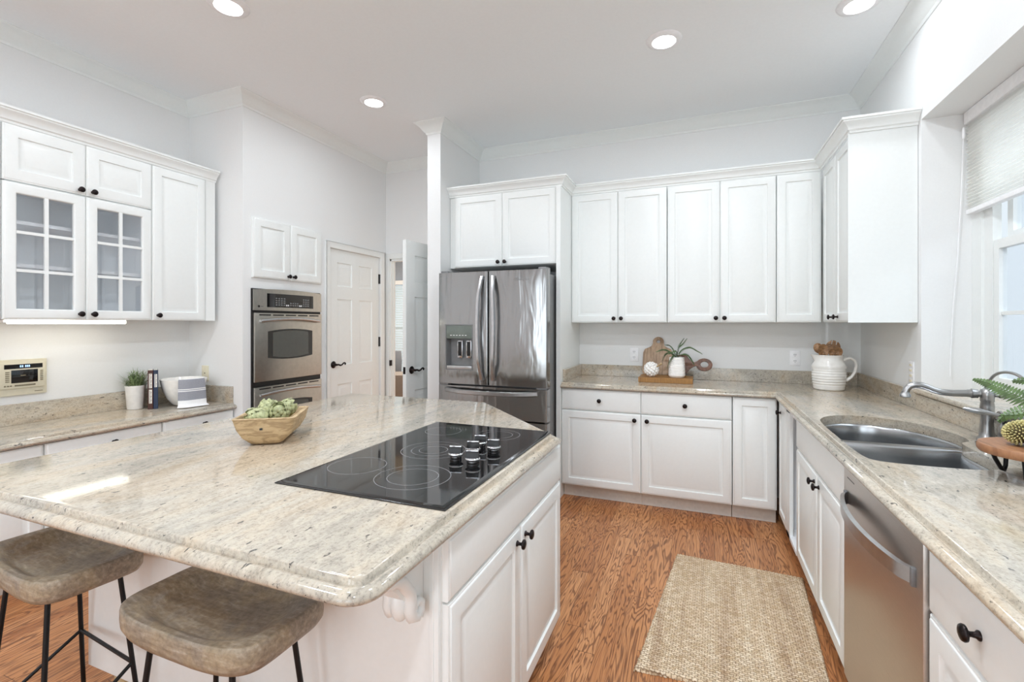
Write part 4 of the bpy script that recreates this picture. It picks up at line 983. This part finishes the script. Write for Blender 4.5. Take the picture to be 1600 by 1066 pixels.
for k in range(12): MB(FRD).box((1.497+k*.0078, .031, 1.016), (1.503+k*.0078, .036, 1.024)).build('piano_key', CREAMD, fc, smooth=0)
for a_ in (1.455, 1.468, 1.480): MB(FRD).lathe([(.004, .031), (.004, .037), (.0001, .038)], (a_, 0, 1.020), 10, 'y').build('dial', CREAMD, fc, 50)
MB(FRD).box((1.590, .0215, .976), (1.628, .0228, .980)).build('brand_strip', CREAMD, t, smooth=0)

# ------------------------------------------------------------------ low counter still life
LZ0 = .7905
def blade(m, p, d, L, w, droop, n=5, nrm=None):
    """one thin leaf strip bending under its weight"""
    p = Vector(p); d = Vector(d).normalized(); s = d.cross(Vector(nrm or (0, 0, 1)));
    if s.length < .1: s = Vector((1, 0, 0))
    s.normalize(); a = []; b = []
    for i in range(n+1):
        q = i/n; c = p+d*L*q+Vector((0, 0, -droop*q*q*L)); ww = w*math.sin(PI*min(.999, q*.8+.15)); a.append(c+s*ww); b.append(c-s*ww)
    ids = m.pts(a+b[::-1]); N_ = n+1
    for i in range(n): m.face((ids[i], ids[i+1], ids[2*N_-2-i], ids[2*N_-1-i]))
px, py = -3.636, 2.099
t = thing('potted_grass', 'wispy green grass in a white tapered pot on the low counter', 'plant', (px, py, LZ0))
MB().lathe([(.044, LZ0), (.047, LZ0+.003), (.057, LZ0+.150), (.059, LZ0+.153), (.059, LZ0+.163), (.058, LZ0+.163), (.055, LZ0+.145)], (px, py, 0), 36, cap1=True).build('pot', CERAM_M, t, 50)
rnd = random.Random(3); m = MB()
for i in range(260):
    an = rnd.uniform(0, 2*PI); r = rnd.uniform(0, .045); el = rnd.uniform(.5, 1.5); L = rnd.uniform(.05, .14) if i % 6 else rnd.uniform(.13, .20)
    if i % 6 == 0: el = rnd.uniform(.95, 1.5)
    dx = math.cos(an)*math.cos(el); 
    if dx < -.3: dx = -.15
    blade(m, (px+r*math.cos(an), py+r*math.sin(an), LZ0+.150), (dx, math.sin(an)*math.cos(el), math.sin(el)), L, .0024, .3)
for i in range(200):
    an = rnd.uniform(0, 2*PI); r = rnd.uniform(.0, .052); z = LZ0+.16+rnd.uniform(0, .09)
    blade(m, (px+r*math.cos(an)*.9, py+r*math.sin(an), z), (math.cos(an*3), math.sin(an*5), rnd.uniform(-.3, 1)), .035, .003, .2, 3)
o = m.build('grass_blades', LEAFL, t, smooth=0, merge=False, recalc=False)
c22, s22 = .514, .858
def book(x, y, w, h, dep, cov, title, label):
    M = Matrix(((c22, -s22, 0, x), (s22, c22, 0, y), (0, 0, 1, LZ0), (0, 0, 0, 1)))
    t = thing('book', label, 'book', (x, y, LZ0), 0, 'two upright books on the low counter'); WM_ = M
    MB(M).box((.002, .004, .002), (w-.002, dep-.004, h-.003)).build('page_block', PAPER, t, smooth=0)
    m = MB(M); m.loft([[(0, dep, z), (0, .003, z), (.003, 0, z), (w-.003, 0, z), (w, .003, z), (w, dep, z), (w-.0015, dep, z), (w-.0015, .004, z), (.0015, .004, z), (.0015, dep, z)] for z in (0, h)]); c = m.build('cover', cov, t, smooth=0)
    for z0, z1 in title:
        MB(M).box((w*.22, -.0006, z0), (w*.78, .0005, z1)).build('title_block', PAPER, c, smooth=0)
        k = int((z1-z0)/.009)
        for j in range(k): MB(M).box((w*.30, -.0010, z0+.003+j*.009), (w*.30+w*.4*(.6+.4*((j*7) % 3)/2), -.0004, z0+.0065+j*.009)).build('title_glyph', cov, c, smooth=0)
book(-3.522, 2.110, .030, .268, .13, BOOKB, [(.145, .245), (.04, .135)], 'brown book with pale spine panels standing beside the grass pot')
book(-3.5063, 2.1365, .027, .268, .13, BOOKN, [(.15, .24)], 'navy book standing next to the white bowl')
bx, by = -3.492, 2.335
t = thing('serving_bowl', 'large white hammered ceramic bowl under a draped towel', 'bowl', (bx, by, LZ0))
wob = lambda a, h: 1+.012*math.sin(a*7+h*40)+.01*math.sin(a*13-h*60)
MB().lathe([(.045, LZ0), (.070, LZ0+.010), (.102, LZ0+.055), (.124, LZ0+.105), (.138, LZ0+.155), (.144, LZ0+.190), (.139, LZ0+.192), (.129, LZ0+.155), (.112, LZ0+.10), (.085, LZ0+.05), (.04, LZ0+.02)], (bx, by, 0), 44, wob=wob).build('bowl_shell', CERAM, t, 60)
t = thing('dish_towel', 'white towel with grey bands draped over the bowl rim', 'towel', (bx+.17, by-.05, LZ0), 0)
def towel_pt(ph, s):
    """s: 0 inside the bowl, .15 over the rim, 1 at the counter"""
    if s < .12: q = s/.12; r = .118+.030*q; z = LZ0+.150+.050*q
    elif s < .18: q = (s-.12)/.06; r = .148+.013*q; z = LZ0+.200-.004*q
    else: q = (s-.18)/.82; r = .161+.008*math.sin(q*3)+.014*q**3; z = LZ0+.196-.190*q
    if s > .97: r += .02
    rp = r+.004*math.sin(ph*9)*s
    return (bx+rp*math.cos(ph), by+rp*math.sin(ph), z)
bands = [(0, .17, TOWELW), (.17, .46, TOWELG), (.46, .485, TOWELW), (.485, .51, TOWELG), (.51, .535, TOWELW), (.535, .80, TOWELG), (.80, 1.0, TOWELW)]
for bi, (s0, s1, mt) in enumerate(bands):
    m = MB(); ns, npn = max(2, int((s1-s0)*24)), 22; g0 = []; g1 = []
    P0, P1 = math.radians(-45), math.radians(15)
    for side in (0, .0035):
        R = []
        for i in range(ns+1):
            s = s0+(s1-s0)*i/ns
            R.append([tuple(Vector(towel_pt(P0+(P1-P0)*k/npn, s))+Vector((math.cos(P0+(P1-P0)*k/npn), math.sin(P0+(P1-P0)*k/npn), .3 if s < .2 else 0))*side) for k in range(npn+1)])
        (g0 if side == 0 else g1).extend(R)
    rings = [a_+b_[::-1] for a_, b_ in zip(g0, g1)]
    m.loft(rings); m.build('hem' if bi in (0, 6) else ('grey_band' if mt is TOWELG else 'white_stripe'), mt, t, 60)

# ------------------------------------------------------------------ dough bowl with artichokes on the island
BC = Vector((-1.612, 1.437, .9145)); BR = math.atan2(.123, .187)
t = thing('dough_bowl', 'rectangular carved wooden bowl filled with artichokes on the island', 'bowl', tuple(BC), BR)
MBW = Matrix.Translation(BC) @ Matrix.Rotation(BR, 4, 'Z')
def rr(hx, hy, r, z, n=5, sk=0):
    out = []
    for cx_, cy_, a0 in ((hx-r, hy-r, 0), (-hx+r, hy-r, PI/2), (-hx+r, -hy+r, PI), (hx-r, -hy+r, 1.5*PI)):
        for k in range(n+1): q = a0+PI/2*k/n; out.append((cx_+r*math.cos(q), cy_+r*math.sin(q)+sk, z))
    return out
m = MB(MBW)
m.loft([rr(.048, .095, .02, 0), rr(.058, .108, .02, .006), rr(.082, .122, .022, .028), rr(.100, .131, .022, .060), rr(.110, .138, .020, .100), rr(.112, .140, .018, .104), rr(.100, .127, .016, .106), rr(.096, .122, .018, .100), rr(.085, .112, .02, .06), rr(.06, .095, .02, .030)])
m.build('bowl_shell', DOUGH, t, 40)
MB(MBW).box((-.012, -.1355, .062), (-.002, -.128, .069)).build('knot', BLACK, t, smooth=0)
def artichoke(loc, rot, sc, label):
    t = thing('artichoke', label, 'artichoke', loc, 0, 'artichokes in the dough bowl')
    M = Matrix.Translation(loc) @ Matrix.Rotation(rot[0], 4, 'X') @ Matrix.Rotation(rot[1], 4, 'Y') @ Matrix.Rotation(rot[2], 4, 'Z') @ Matrix.Scale(sc, 4)
    m = MB(M); m.lathe([(.012, -.034), (.026, -.026), (.033, -.008), (.031, .012), (.022, .030), (.008, .040)], (0, 0, 0), 16); core = m.build('heart', ARTI, t, 60)
    m = MB(M)
    for L in range(7):
        z = -.026+L*.0095; rad = .034*math.cos((z+.002)/.046*1.15)+.002; n = 9-(L//2)
        for k in range(n):
            a_ = 2*PI*(k+.5*(L % 2))/n+L*.13; ca, sa = math.cos(a_), math.sin(a_); tn = (-sa, ca)
            w = .0150*(1-.05*L); h = .026-.001*L; gr = []
            for i, (q, ww, out) in enumerate(((0, .7, 0), (.35, 1, .0045), (.7, .8, .005), (1, .12, .0015))):
                rz = z+h*q; ro = rad*(1-.10*q*(.5+L*.22))+out
                row = []
                for j, u in enumerate((-1, 0, 1)):
                    rj = ro-.0035*(u*u); row.append((ca*rj+tn[0]*u*w*ww, sa*rj+tn[1]*u*w*ww, rz))
                gr.append(m.pts(row))
            for r0, r1 in zip(gr, gr[1:]):
                for j in range(2): m.face((r0[j], r0[j+1], r1[j+1], r1[j]))
    m.build('bracts', ARTI, t, 70, merge=False)
    MB(M).tube([(0, 0, -.033), (0, 0, -.052)], [.007, .006], 8).build('stalk', ARTI, t, 60)
for (lx, ly, lz, rx, ry, sc, lab) in ((-.035, -.062, .098, 1.2, -.5, 1.0, 'artichoke lying nearest the pierced end of the bowl'), (.030, -.030, .102, .5, .4, 1.05, 'artichoke in the middle of the bowl, pointing up'), (-.030, .026, .108, -.3, -.3, .95, 'artichoke on the far side of the bowl middle'), (.032, .048, .108, -.9, .5, 1.0, 'artichoke at the far end of the bowl toward the cooktop'), (-.030, .086, .108, -1.2, -.2, .78, 'artichoke tucked into the far corner of the bowl')):
    p = MBW @ Vector((lx, ly, lz)); artichoke(tuple(p), (rx, ry, lx*40), sc*.98, lab)

# ------------------------------------------------------------------ pitcher with wooden spoons
qx, qy, qz = .850, 3.955, .9145
t = thing('pitcher', 'white ribbed ceramic pitcher holding wooden spoons in the corner', 'pitcher', (qx, qy, qz))
pr = [(.088, 0), (.094, .004), (.096, .012)]
for i in range(7): z = .022+i*.018; R_ = .091+.012*math.sin(PI*min(1, (z)/.16)*.9); pr += [(R_, z), (R_+.002, z+.006), (R_+.002, z+.012), (R_, z+.0165)]
pr += [(.108, .160), (.100, .180), (.088, .200), (.084, .218), (.086, .238), (.089, .243), (.085, .245), (.081, .236), (.079, .218), (.082, .20), (.09, .17)]
def spoutw(a, h):
    d = abs((a-PI+PI) % (2*PI)-PI); d = abs(math.atan2(math.sin(a-PI), math.cos(a-PI)))
    return 1+(.28*math.exp(-(d/.32)**2) if h > .236 else .16*math.exp(-(d/.34)**2) if h > .215 else 0)
MB().lathe([(r, z) for r, z in pr], (qx, qy, qz), 48, cap1=False, wob=spoutw).build('pitcher_body', CERAM, t, 60)
m = MB(); m.tube([(qx+.080, qy-.01, qz+.205), (qx+.098, qy-.012, qz+.220), (qx+.125, qy-.014, qz+.226), (qx+.150, qy-.016, qz+.210), (qx+.160, qy-.016, qz+.175), (qx+.152, qy-.015, qz+.130), (qx+.132, qy-.013, qz+.095), (qx+.110, qy-.012, qz+.075), (qx+.100, qy-.01, qz+.066)], [.013, .013, .012, .012, .012, .012, .012, .014, .012], 12, flat=(1.2, .8)); m.build('handle', CERAM, t, 60)
def spoon(base, tip, face, w, L, label, slots=False):
    base, tip = Vector(base), Vector(tip); d = (tip-base).normalized(); f = Vector(face); f = (f-d*f.dot(d)).normalized(); s = d.cross(f)
    M = Matrix(((s.x, f.x, d.x, base.x), (s.y, f.y, d.y, base.y), (s.z, f.z, d.z, base.z), (0, 0, 0, 1)))
    t = thing('wooden_spoon', label, 'spoon', tuple(base), 0, 'wooden spoons standing in the pitcher'); H = (tip-base).length
    m = MB(M); m.tube([(0, 0, 0), (0, 0, H-L*.7)], [.007, .009], 10); m.build('handle', SPOON, t, 60)
    if slots:      # flat bowl with two notches cut into its rim
        o_ = []
        for k in range(41):
            q = 2*PI*k/40-PI/2+PI/40; x, z = w*math.cos(q), H-L/2+L/2*math.sin(q)
            if any(abs(x-c) < .004 for c in (-.014, .014)) and z > H-L/2: continue
            o_.append((x, z))
            for c in (.014, -.014):
                nx = w*math.cos(q+2*PI/40)
                if z > H-L/2 and x > c+.004 and nx <= c+.004 or z > H-L/2 and False: o_ += [(c+.004, z+.001), (c+.002, H-.030), (c-.002, H-.030), (c-.004, z+.002)]
        polys = [[Vector((x, z, 0)) for x, z in o_]]; tri = geometry.tessellate_polygon(polys); m = MB(M); nn = len(o_)
        f0 = m.pts([(x, .004+.010*(1-(x/w)**2)-.006, z) for x, z in o_]); f1 = m.pts([(x, .004+.010*(1-(x/w)**2), z) for x, z in o_])
        for a_, b_, c_ in tri: m.face((f0[a_], f0[b_], f0[c_])); m.face((f1[a_], f1[b_], f1[c_]))
        for k in range(nn): l = (k+1) % nn; m.face((f0[k], f0[l], f1[l], f1[k]))
        m.build('spoon_head', SPOON, t, 40); return
    m = MB(M); n = 20; rings = []
    for sc_, dy in ((1, 0), (1, .004), (.92, .007), (.55, .015), (.1, .018)): rings.append([(w*sc_*math.cos(2*PI*k/n), dy, H-L/2+L/2*sc_*math.sin(2*PI*k/n)) for k in range(n)])
    inn = []
    for sc_, dy in ((.88, .001), (.5, .010), (.1, .013)): inn.append([(w*sc_*math.cos(2*PI*k/n), dy, H-L/2+L/2*sc_*math.sin(2*PI*k/n)) for k in range(n)])
    m.loft(inn[::-1]+rings); hd = m.build('spoon_head', SPOON, t, 60)
zb = qz+.03
spoon((qx+.01, qy+.01, zb), (qx-.068, qy+.03, qz+.325), (0, -1, .15), .030, .075, 'rounded wooden spoon leaning over the pitcher spout')
spoon((qx-.03, qy-.03, zb), (qx-.042, qy-.04, qz+.322), (-.2, 1, 0), .034, .095, 'wooden spoon with its back turned, second from the spout')
spoon((qx-.02, qy+.02, zb), (qx+.040, qy+.03, qz+.345), (0, -1, .1), .046, .105, 'broad slotted wooden spoon, tallest in the pitcher', True)
spoon((qx+.0, qy-.0, zb), (qx+.052, qy-.045, qz+.300), (.3, 1, 0), .028, .07, 'small wooden spoon in front of the slotted one')
spoon((qx+.02, qy-.03, zb), (qx+.006, qy-.050, qz+.288), (0, 1, 0), .018, .05, 'short carved wooden spoon in the middle of the pitcher')

# ------------------------------------------------------------------ cutting board group on the back counter
tag(MB().box((-.457, 3.893, .9145), (-.050, 4.130, .9535)).build('chopping_block', ENDGR, smooth=0, bevel=.002), 'flat amber wood block lying under the boards and vase', 'cutting board')
def board(outline, M, th, mat, label, name='cutting_board', hole=None):
    m = MB(M); polys = [[Vector((x, z, 0)) for x, z in outline]]
    if hole: polys.append([Vector((x, z, 0)) for x, z in hole])
    tri = geometry.tessellate_polygon(polys); fl = [p for q in polys for p in q]
    for y in (0, th):
        ids = m.pts([(p.x, y, p.y) for p in fl])
        for a_, b_, c_ in tri: m.face((ids[a_], ids[b_], ids[c_]))
    for q in polys:
        n = len(q)
        for i in range(n):
            a_, b_ = q[i], q[(i+1) % n]; m.face(m.pts([(a_.x, 0, a_.y), (b_.x, 0, b_.y), (b_.x, th, b_.y), (a_.x, th, a_.y)]))
    return tag(m.build(name, mat, smooth=30, bevel=.0015), label, 'cutting board')
def circ(cx, cz, r, n=20, a0=0, a1=2*PI, rz=None): return [(cx+r*math.cos(a0+(a1-a0)*k/n), cz+(rz or r)*math.sin(a0+(a1-a0)*k/n)) for k in range(n)]
out = [(.010, 0), (.225, 0), (.238, .012), (.240, .19), (.228, .222), (.196, .236), (.172, .252), (.166, .276)]+circ(.122, .286, .046, 10, -.1, PI+.1)+[(.078, .276), (.070, .252), (.050, .238), (.014, .222), (.0, .19), (-.002, .014)]
lean = Matrix.Translation((-.452, 4.112, .9545)) @ Matrix.Rotation(-.40, 4, 'X')
lean = Matrix.Translation((-.452, 4.142, .9545)) @ Matrix.Rotation(-.345, 4, 'X')
board(out, lean, .016, ACACIA, 'tall pale grey wood board with a round pierced handle leaning on the wall', hole=circ(.122, .290, .016, 14)[::-1])
# walnut paddle, its ring handle pointing to the side
R0 = .030
out = []
pad = [(-.050, .0), (-.03, .0), (.015, .012), (.048, .058), (.075, .080), (.098, .088)]
ring = circ(.158, .098, .062, 22, PI*1.08, PI*2.90, .052)
out = pad+ring+[(.085, .115), (.060, .125), (.040, .150), (.028, .172), (.0, .185), (-.050, .17)]
lean2 = Matrix.Translation((-.125, 4.116, .9545)) @ Matrix.Rotation(-.30, 4, 'X')
board(out, lean2, .018, WALNUT, 'dark walnut paddle board with a ring handle behind the vase', hole=circ(.160, .100, .030, 18, rz=.025)[::-1])
vx, vy, vz = -.170, 3.985, .954
t = thing('fern_vase', 'white ribbed vase with arching green sprigs on the amber block', 'vase', (vx, vy, vz))
def sq(r, z, n=40, e=3.2):
    return [(vx+r*math.copysign(abs(math.cos(q))**(2/e), math.cos(q)), vy+r*math.copysign(abs(math.sin(q))**(2/e), math.sin(q)), vz+z) for q in [2*PI*k/n for k in range(n)]]
rings = [sq(.048, 0), sq(.056, .004)]
for i in range(12):
    z = .014+i*.012; R_ = .060-.006*(i/11)**2; rings += [sq(R_, z), sq(R_+.003, z+.004), sq(R_+.003, z+.008), sq(R_, z+.0115)]
rings += [sq(.053, .160), sq(.049, .161), sq(.048, .14)]
MB().loft(rings).build('vase_body', CERAM_M, t, 50)
def sprig(name, par, pts, leaf, mat, gap=.010, w=.0035, stem=.0014, nrm=None):
    P = [Vector(p) for p in pts]; cr_ = []
    for i in range(len(P)-1):
        p = [P[max(0, min(len(P)-1, i+j))] for j in (-1, 0, 1, 2)]
        for s in range(6):
            q = s/6; cr_.append(.5*((2*p[1])+(p[2]-p[0])*q+(2*p[0]-5*p[1]+4*p[2]-p[3])*q*q+(3*p[1]-p[0]-3*p[2]+p[3])*q**3))
    cr_.append(P[-1]); m = MB(); m.tube(cr_, stem, 5)
    acc = 0; tot = sum((b_-a_).length for a_, b_ in zip(cr_, cr_[1:])); done = 0; nxt = tot*.16
    for a_, b_ in zip(cr_, cr_[1:]):
        L = (b_-a_).length
        while done+L > nxt:
            q = (nxt-done)/L; c = a_.lerp(b_, q); d = (b_-a_).normalized(); s = d.cross(Vector(nrm or (.2, -.6, 1)).normalized()).normalized(); f = nxt/tot
            ll = leaf*(math.sin(PI*min(1, f*.85+.12))**.7)
            for sg in (-1, 1): blade(m, c, d*.55+s*sg+Vector((0, 0, .12)), ll, w, .15, 4, nrm)
            nxt += gap
        done += L
    return m.build(name, mat, par, smooth=0, merge=False, recalc=False)
T0 = (vx, vy, vz+.145)
for i, e in enumerate([[(-.04, -.02, .05), (-.10, -.05, .075), (-.155, -.06, .055)], [(-.03, .01, .07), (-.06, .02, .105), (-.09, .0, .11)], [(.01, .02, .08), (.035, .03, .13), (.055, .03, .165)], [(.015, .0, .08), (.05, .02, .12), (.078, .02, .165)], [(.04, -.02, .07), (.10, -.03, .095), (.16, -.04, .065), (.19, -.04, .045)], [(.04, -.05, .04), (.09, -.07, .035), (.125, -.08, -.02), (.13, -.08, -.04)], [(-.02, -.05, .035), (-.05, -.08, -.01), (-.07, -.085, -.07)], [(-.05, .01, .045), (-.09, .0, .035), (-.11, -.01, -.02)], [(.0, -.04, .06), (-.03, -.06, .06), (-.06, -.07, .04)]]):
    sprig('sprig', t, [T0]+[(T0[0]+a_, T0[1]+b_, T0[2]+c_) for a_, b_, c_ in e], .016, LEAF, .0060, .0042)
# knobbly white ornament with wooden stem
ox, oy, oz = -.362, 3.960, .954
t = thing('ceramic_ornament', 'round knobbly white ornament with a wooden stem in front of the tall board', 'ornament', (ox, oy, oz))
m = MB(); r0 = .048; C_ = Vector((ox, oy, oz+.060)); n = 64
m.lathe([(r0*math.cos(q), r0*math.sin(q)) for q in [-PI/2+PI*k/12 for k in range(13)]], tuple(C_), 20)
core = m.build('core', CERAM_M, t, 60); m = MB()
for k in range(n):
    zz = 1-2*(k+.5)/n; ph = k*2.39996; rr_ = math.sqrt(1-zz*zz); p = C_+Vector((rr_*math.cos(ph), rr_*math.sin(ph), zz))*.049; s = .0125+.002*((k*7) % 5)/5
    if p.z-s < oz: p.z = oz+s
    m.lathe([(s*math.cos(q), s*math.sin(q)) for q in (-PI/2, -PI/4, 0, PI/4, PI/2)], tuple(p), 8)
o = m.build('bead_surface', CERAM_M, t, 80, merge=False); o['kind'] = 'stuff'
m = MB(); m.tube([(ox+.036, oy-.022, oz+.080), (ox+.062, oy-.034, oz+.096), (ox+.082, oy-.040, oz+.112)], [.007, .007, .009], 8); m.build('stem', DOUGH, t, 60)

# ------------------------------------------------------------------ footed round board with seed pod and fern
dx_, dy_, dz_ = .925, 1.870, .915
t = thing('footed_board', 'round wooden board on black wire feet beside the sink', 'serving stand', (dx_, dy_, dz_))
MB().lathe([(.118, .074), (.126, .076), (.130, .082), (.130, .094), (.127, .100), (.120, .102)], (dx_, dy_, dz_), 56).build('round_board', DISC, t, 40)
for k in range(3):
    q = math.radians(248+120*k); cx_, cy_ = dx_+.088*math.cos(q), dy_+.088*math.sin(q); tx, ty = -math.sin(q), math.cos(q); ix, iy = -math.cos(q), -math.sin(q)
    m = MB(); m.tube([(cx_-tx*.032, cy_-ty*.032, dz_+.075), (cx_-tx*.028, cy_-ty*.028, dz_+.02), (cx_-tx*.020, cy_-ty*.020, dz_+.0065), (cx_-tx*.008, cy_-ty*.008, dz_+.012), (cx_+tx*.020, cy_+ty*.020, dz_+.045), (cx_+tx*.038, cy_+ty*.038, dz_+.075)], .006, 8); m.build('foot', BMETAL, t, 60)
gx, gy, gz = .900, 1.873, dz_+.1025
t = thing('banksia_pod', 'spiky yellow-green seed pod lying on the round board', 'seed pod', (gx, gy, gz))
C_ = Vector((gx, gy, gz+.037)); ax = Vector((.93, .30, 0)).normalized(); sd_ = Vector((-ax.y, ax.x, 0))
m = MB(); rings = []
for i in range(11):
    q = -PI/2+PI*i/10; rings.append([tuple(C_+ax*.050*math.sin(q)+(sd_*math.cos(2*PI*k/16)+Vector((0, 0, 1))*math.sin(2*PI*k/16))*.030*math.cos(q)) for k in range(16)])
m.loft(rings); m.build('pod_core', PODC, t, 60)
m = MB(); n = 330
for k in range(n):
    zz = 1-2*(k+.5)/n; ph = k*2.39996; rr_ = math.sqrt(1-zz*zz)
    nrm = ax*zz+(sd_*math.cos(ph)+Vector((0, 0, 1))*math.sin(ph))*rr_
    p = C_+ax*.048*zz+(sd_*math.cos(ph)+Vector((0, 0, 1))*math.sin(ph))*.028*rr_; e = p+nrm*.0105
    if e.z < gz+.001: continue
    m.tube([tuple(p), tuple(p+nrm*.006), tuple(e), tuple(e+nrm*.0015)], [.0014, .0016, .0024, .0006], 5)
o = m.build('spikes', POD, t, 70, merge=False); o['kind'] = 'stuff'
t = thing('potted_fern', 'green fern with feathery fronds standing by the round board', 'plant', (1.035, 1.80, .915))
MB().lathe([(.035, .915), (.040, .92), (.046, .985), (.048, 1.0), (.044, 1.0)], (1.035, 1.705, 0), 28).build('pot', CERAM, t, 50)
def frond(pts, leaf, w=.0042): sprig('frond', t, pts, leaf*.62, FERN, .0150, w, .0016, (-.40, -.80, .35))
R_ = (1.035, 1.705, 1.0)
frond([R_, (1.04, 1.80, 1.10), (.99, 1.90, 1.135), (.968, 2.01, 1.14), (.958, 2.12, 1.158), (.952, 2.20, 1.170), (.945, 2.262, 1.174)], .062)
frond([R_, (1.03, 1.80, 1.08), (.97, 1.88, 1.115), (.935, 1.96, 1.108), (.925, 2.02, 1.085), (.922, 2.06, 1.055)], .052)
frond([R_, (1.05, 1.79, 1.14), (1.02, 1.90, 1.185), (.99, 2.02, 1.198), (.975, 2.10, 1.188)], .055)
frond([R_, (1.0, 1.76, 1.10), (.94, 1.84, 1.125), (.90, 1.92, 1.10), (.885, 1.97, 1.09)], .040)
frond([R_, (1.05, 1.65, 1.12), (1.06, 1.58, 1.17)], .05)
frond([R_, (1.0, 1.68, 1.12), (.93, 1.66, 1.15), (.88, 1.65, 1.12)], .05)

# ------------------------------------------------------------------ stools
def stool(cx, cy, rz, label, zs=.688):
    t = thing('counter_stool', label, 'stool', (cx, cy, 0), rz, 'saddle-seat stools at the island')
    M = WM[t.name]; m = MB(M); HX, HY, nn = .236, .132, 72
    def rim(k):
        q = 2*PI*(k+.5)/nn; e = 2/5.2; c_, s_ = math.cos(q), math.sin(q)
        return math.copysign(abs(c_)**e, c_), math.copysign(abs(s_)**e, s_)
    def sm(t_): t_ = max(0, min(1, t_)); return t_*t_*(3-2*t_)
    def ring(sc_, z_): return [(rim(k)[0]*HX*sc_, rim(k)[1]*HY*sc_, z_(rim(k)[0]*sc_, rim(k)[1]*sc_)) for k in range(nn)]
    crown = lambda u, v: .010*abs(u)**2.2-.006*(1-abs(u))*(1 if v < 0 else .3)
    top_ = lambda u, v: zs+crown(u, v)
    def dish(u, v): r = (abs(u)**3+abs(v)**3)**(1/3); return zs+crown(u, v)-.026*sm((.90-r)/.30)-.004*sm((.6-r)/.6)
    rings = [ring(.86, lambda u, v: top_(u, v)-.068), ring(.95, lambda u, v: top_(u, v)-.062), ring(.992, lambda u, v: top_(u, v)-.048), ring(1.0, lambda u, v: top_(u, v)-.030), ring(.998, lambda u, v: top_(u, v)-.012), ring(.990, lambda u, v: top_(u, v)-.004), ring(.975, lambda u, v: top_(u, v)-.0005)]
    rings += [ring(sc_, dish) for sc_ in (.955, .93, .90, .87, .84, .80, .76, .72, .68, .62, .54, .42, .28, .12, .02)]
    m.loft(rings); m.build('seat', WEATH, t, 50)
    zt = zs-.062
    for sx in (-1, 1):
        for sy in (-1, 1):
            m = MB(M); m.tube([(sx*.135, sy*.082, zt+.004), (sx*.205, sy*.128, .006)], .0068, 10); m.build('leg', BMETAL, t, 60)
    pos = lambda sx, sy, z: (sx*(.135+.070*(zt-z)/zt), sy*(.082+.046*(zt-z)/zt), z)
    m = MB(M); m.tube([pos(-1, 1, .335), pos(1, 1, .335)], .0055, 8); m.build('stretcher', BMETAL, t, 60)
    m = MB(M); m.tube([pos(-1, -1, .20), pos(1, -1, .20)], .0055, 8); m.build('stretcher', BMETAL, t, 60)
    for sx in (-1, 1): m = MB(M); m.tube([pos(sx, -1, .20), pos(sx, 1, .335)], .0055, 8); m.build('stretcher', BMETAL, t, 60)
stool(-1.102, .835, 0, 'weathered wood saddle stool tucked under the island near the corbel')
stool(-1.806, .846, -.10, 'weathered wood saddle stool farther along the island, cut by the picture edge')

# ------------------------------------------------------------------ jute rug
m = MB(); A, B_, C_, D_ = Vector((-.126, 2.994)), Vector((.518, 2.957)), Vector((.452, 1.985)), Vector((-.243, 1.930))
nu, nv = 150, 210; top = []; rnd = random.Random(5); jit = [rnd.uniform(-.003, .003) for _ in range(nv+1)]; jit2 = [rnd.uniform(-.003, .003) for _ in range(nu+1)]
for i in range(nu+1):
    row = []
    for j in range(nv+1):
        u, v = i/nu, j/nv; p = A.lerp(B_, u).lerp(D_.lerp(C_, u), v)
        ed = min(u, 1-u)*.65; ev = min(v, 1-v)*1.0; e = min(ed, ev)
        z = .004+.009*min(1, e/.010)**.5+.0022*math.sin(i*PI*.5+(j//2 % 2)*PI)*math.sin(j*PI*.5+.8)+.0010*rnd.uniform(-1, 1)
        if i in (0, nu): p.x += jit[j]
        if j in (0, nv): p.y += jit2[i]
        row.append(m.pt((p.x, p.y, max(.003, z))))
    top.append(row)
for i in range(nu):
    for j in range(nv): m.face((top[i][j], top[i+1][j], top[i+1][j+1], top[i][j+1]))
loop = [top[i][0] for i in range(nu+1)]+[top[nu][j] for j in range(1, nv+1)]+[top[i][nv] for i in range(nu-1, -1, -1)]+[top[0][j] for j in range(nv-1, 0, -1)]
low = [m.pt((m.v[k][0], m.v[k][1], .0008)) for k in loop]
for k in range(len(loop)): l = (k+1) % len(loop); m.face((loop[k], loop[l], low[l], low[k]))
m.face(low)
tag(m.build('jute_rug', JUTE, smooth=80, merge=False), 'natural woven jute rug on the oak floor before the sink cabinets', 'rug')
bpy.context.view_layer.update()
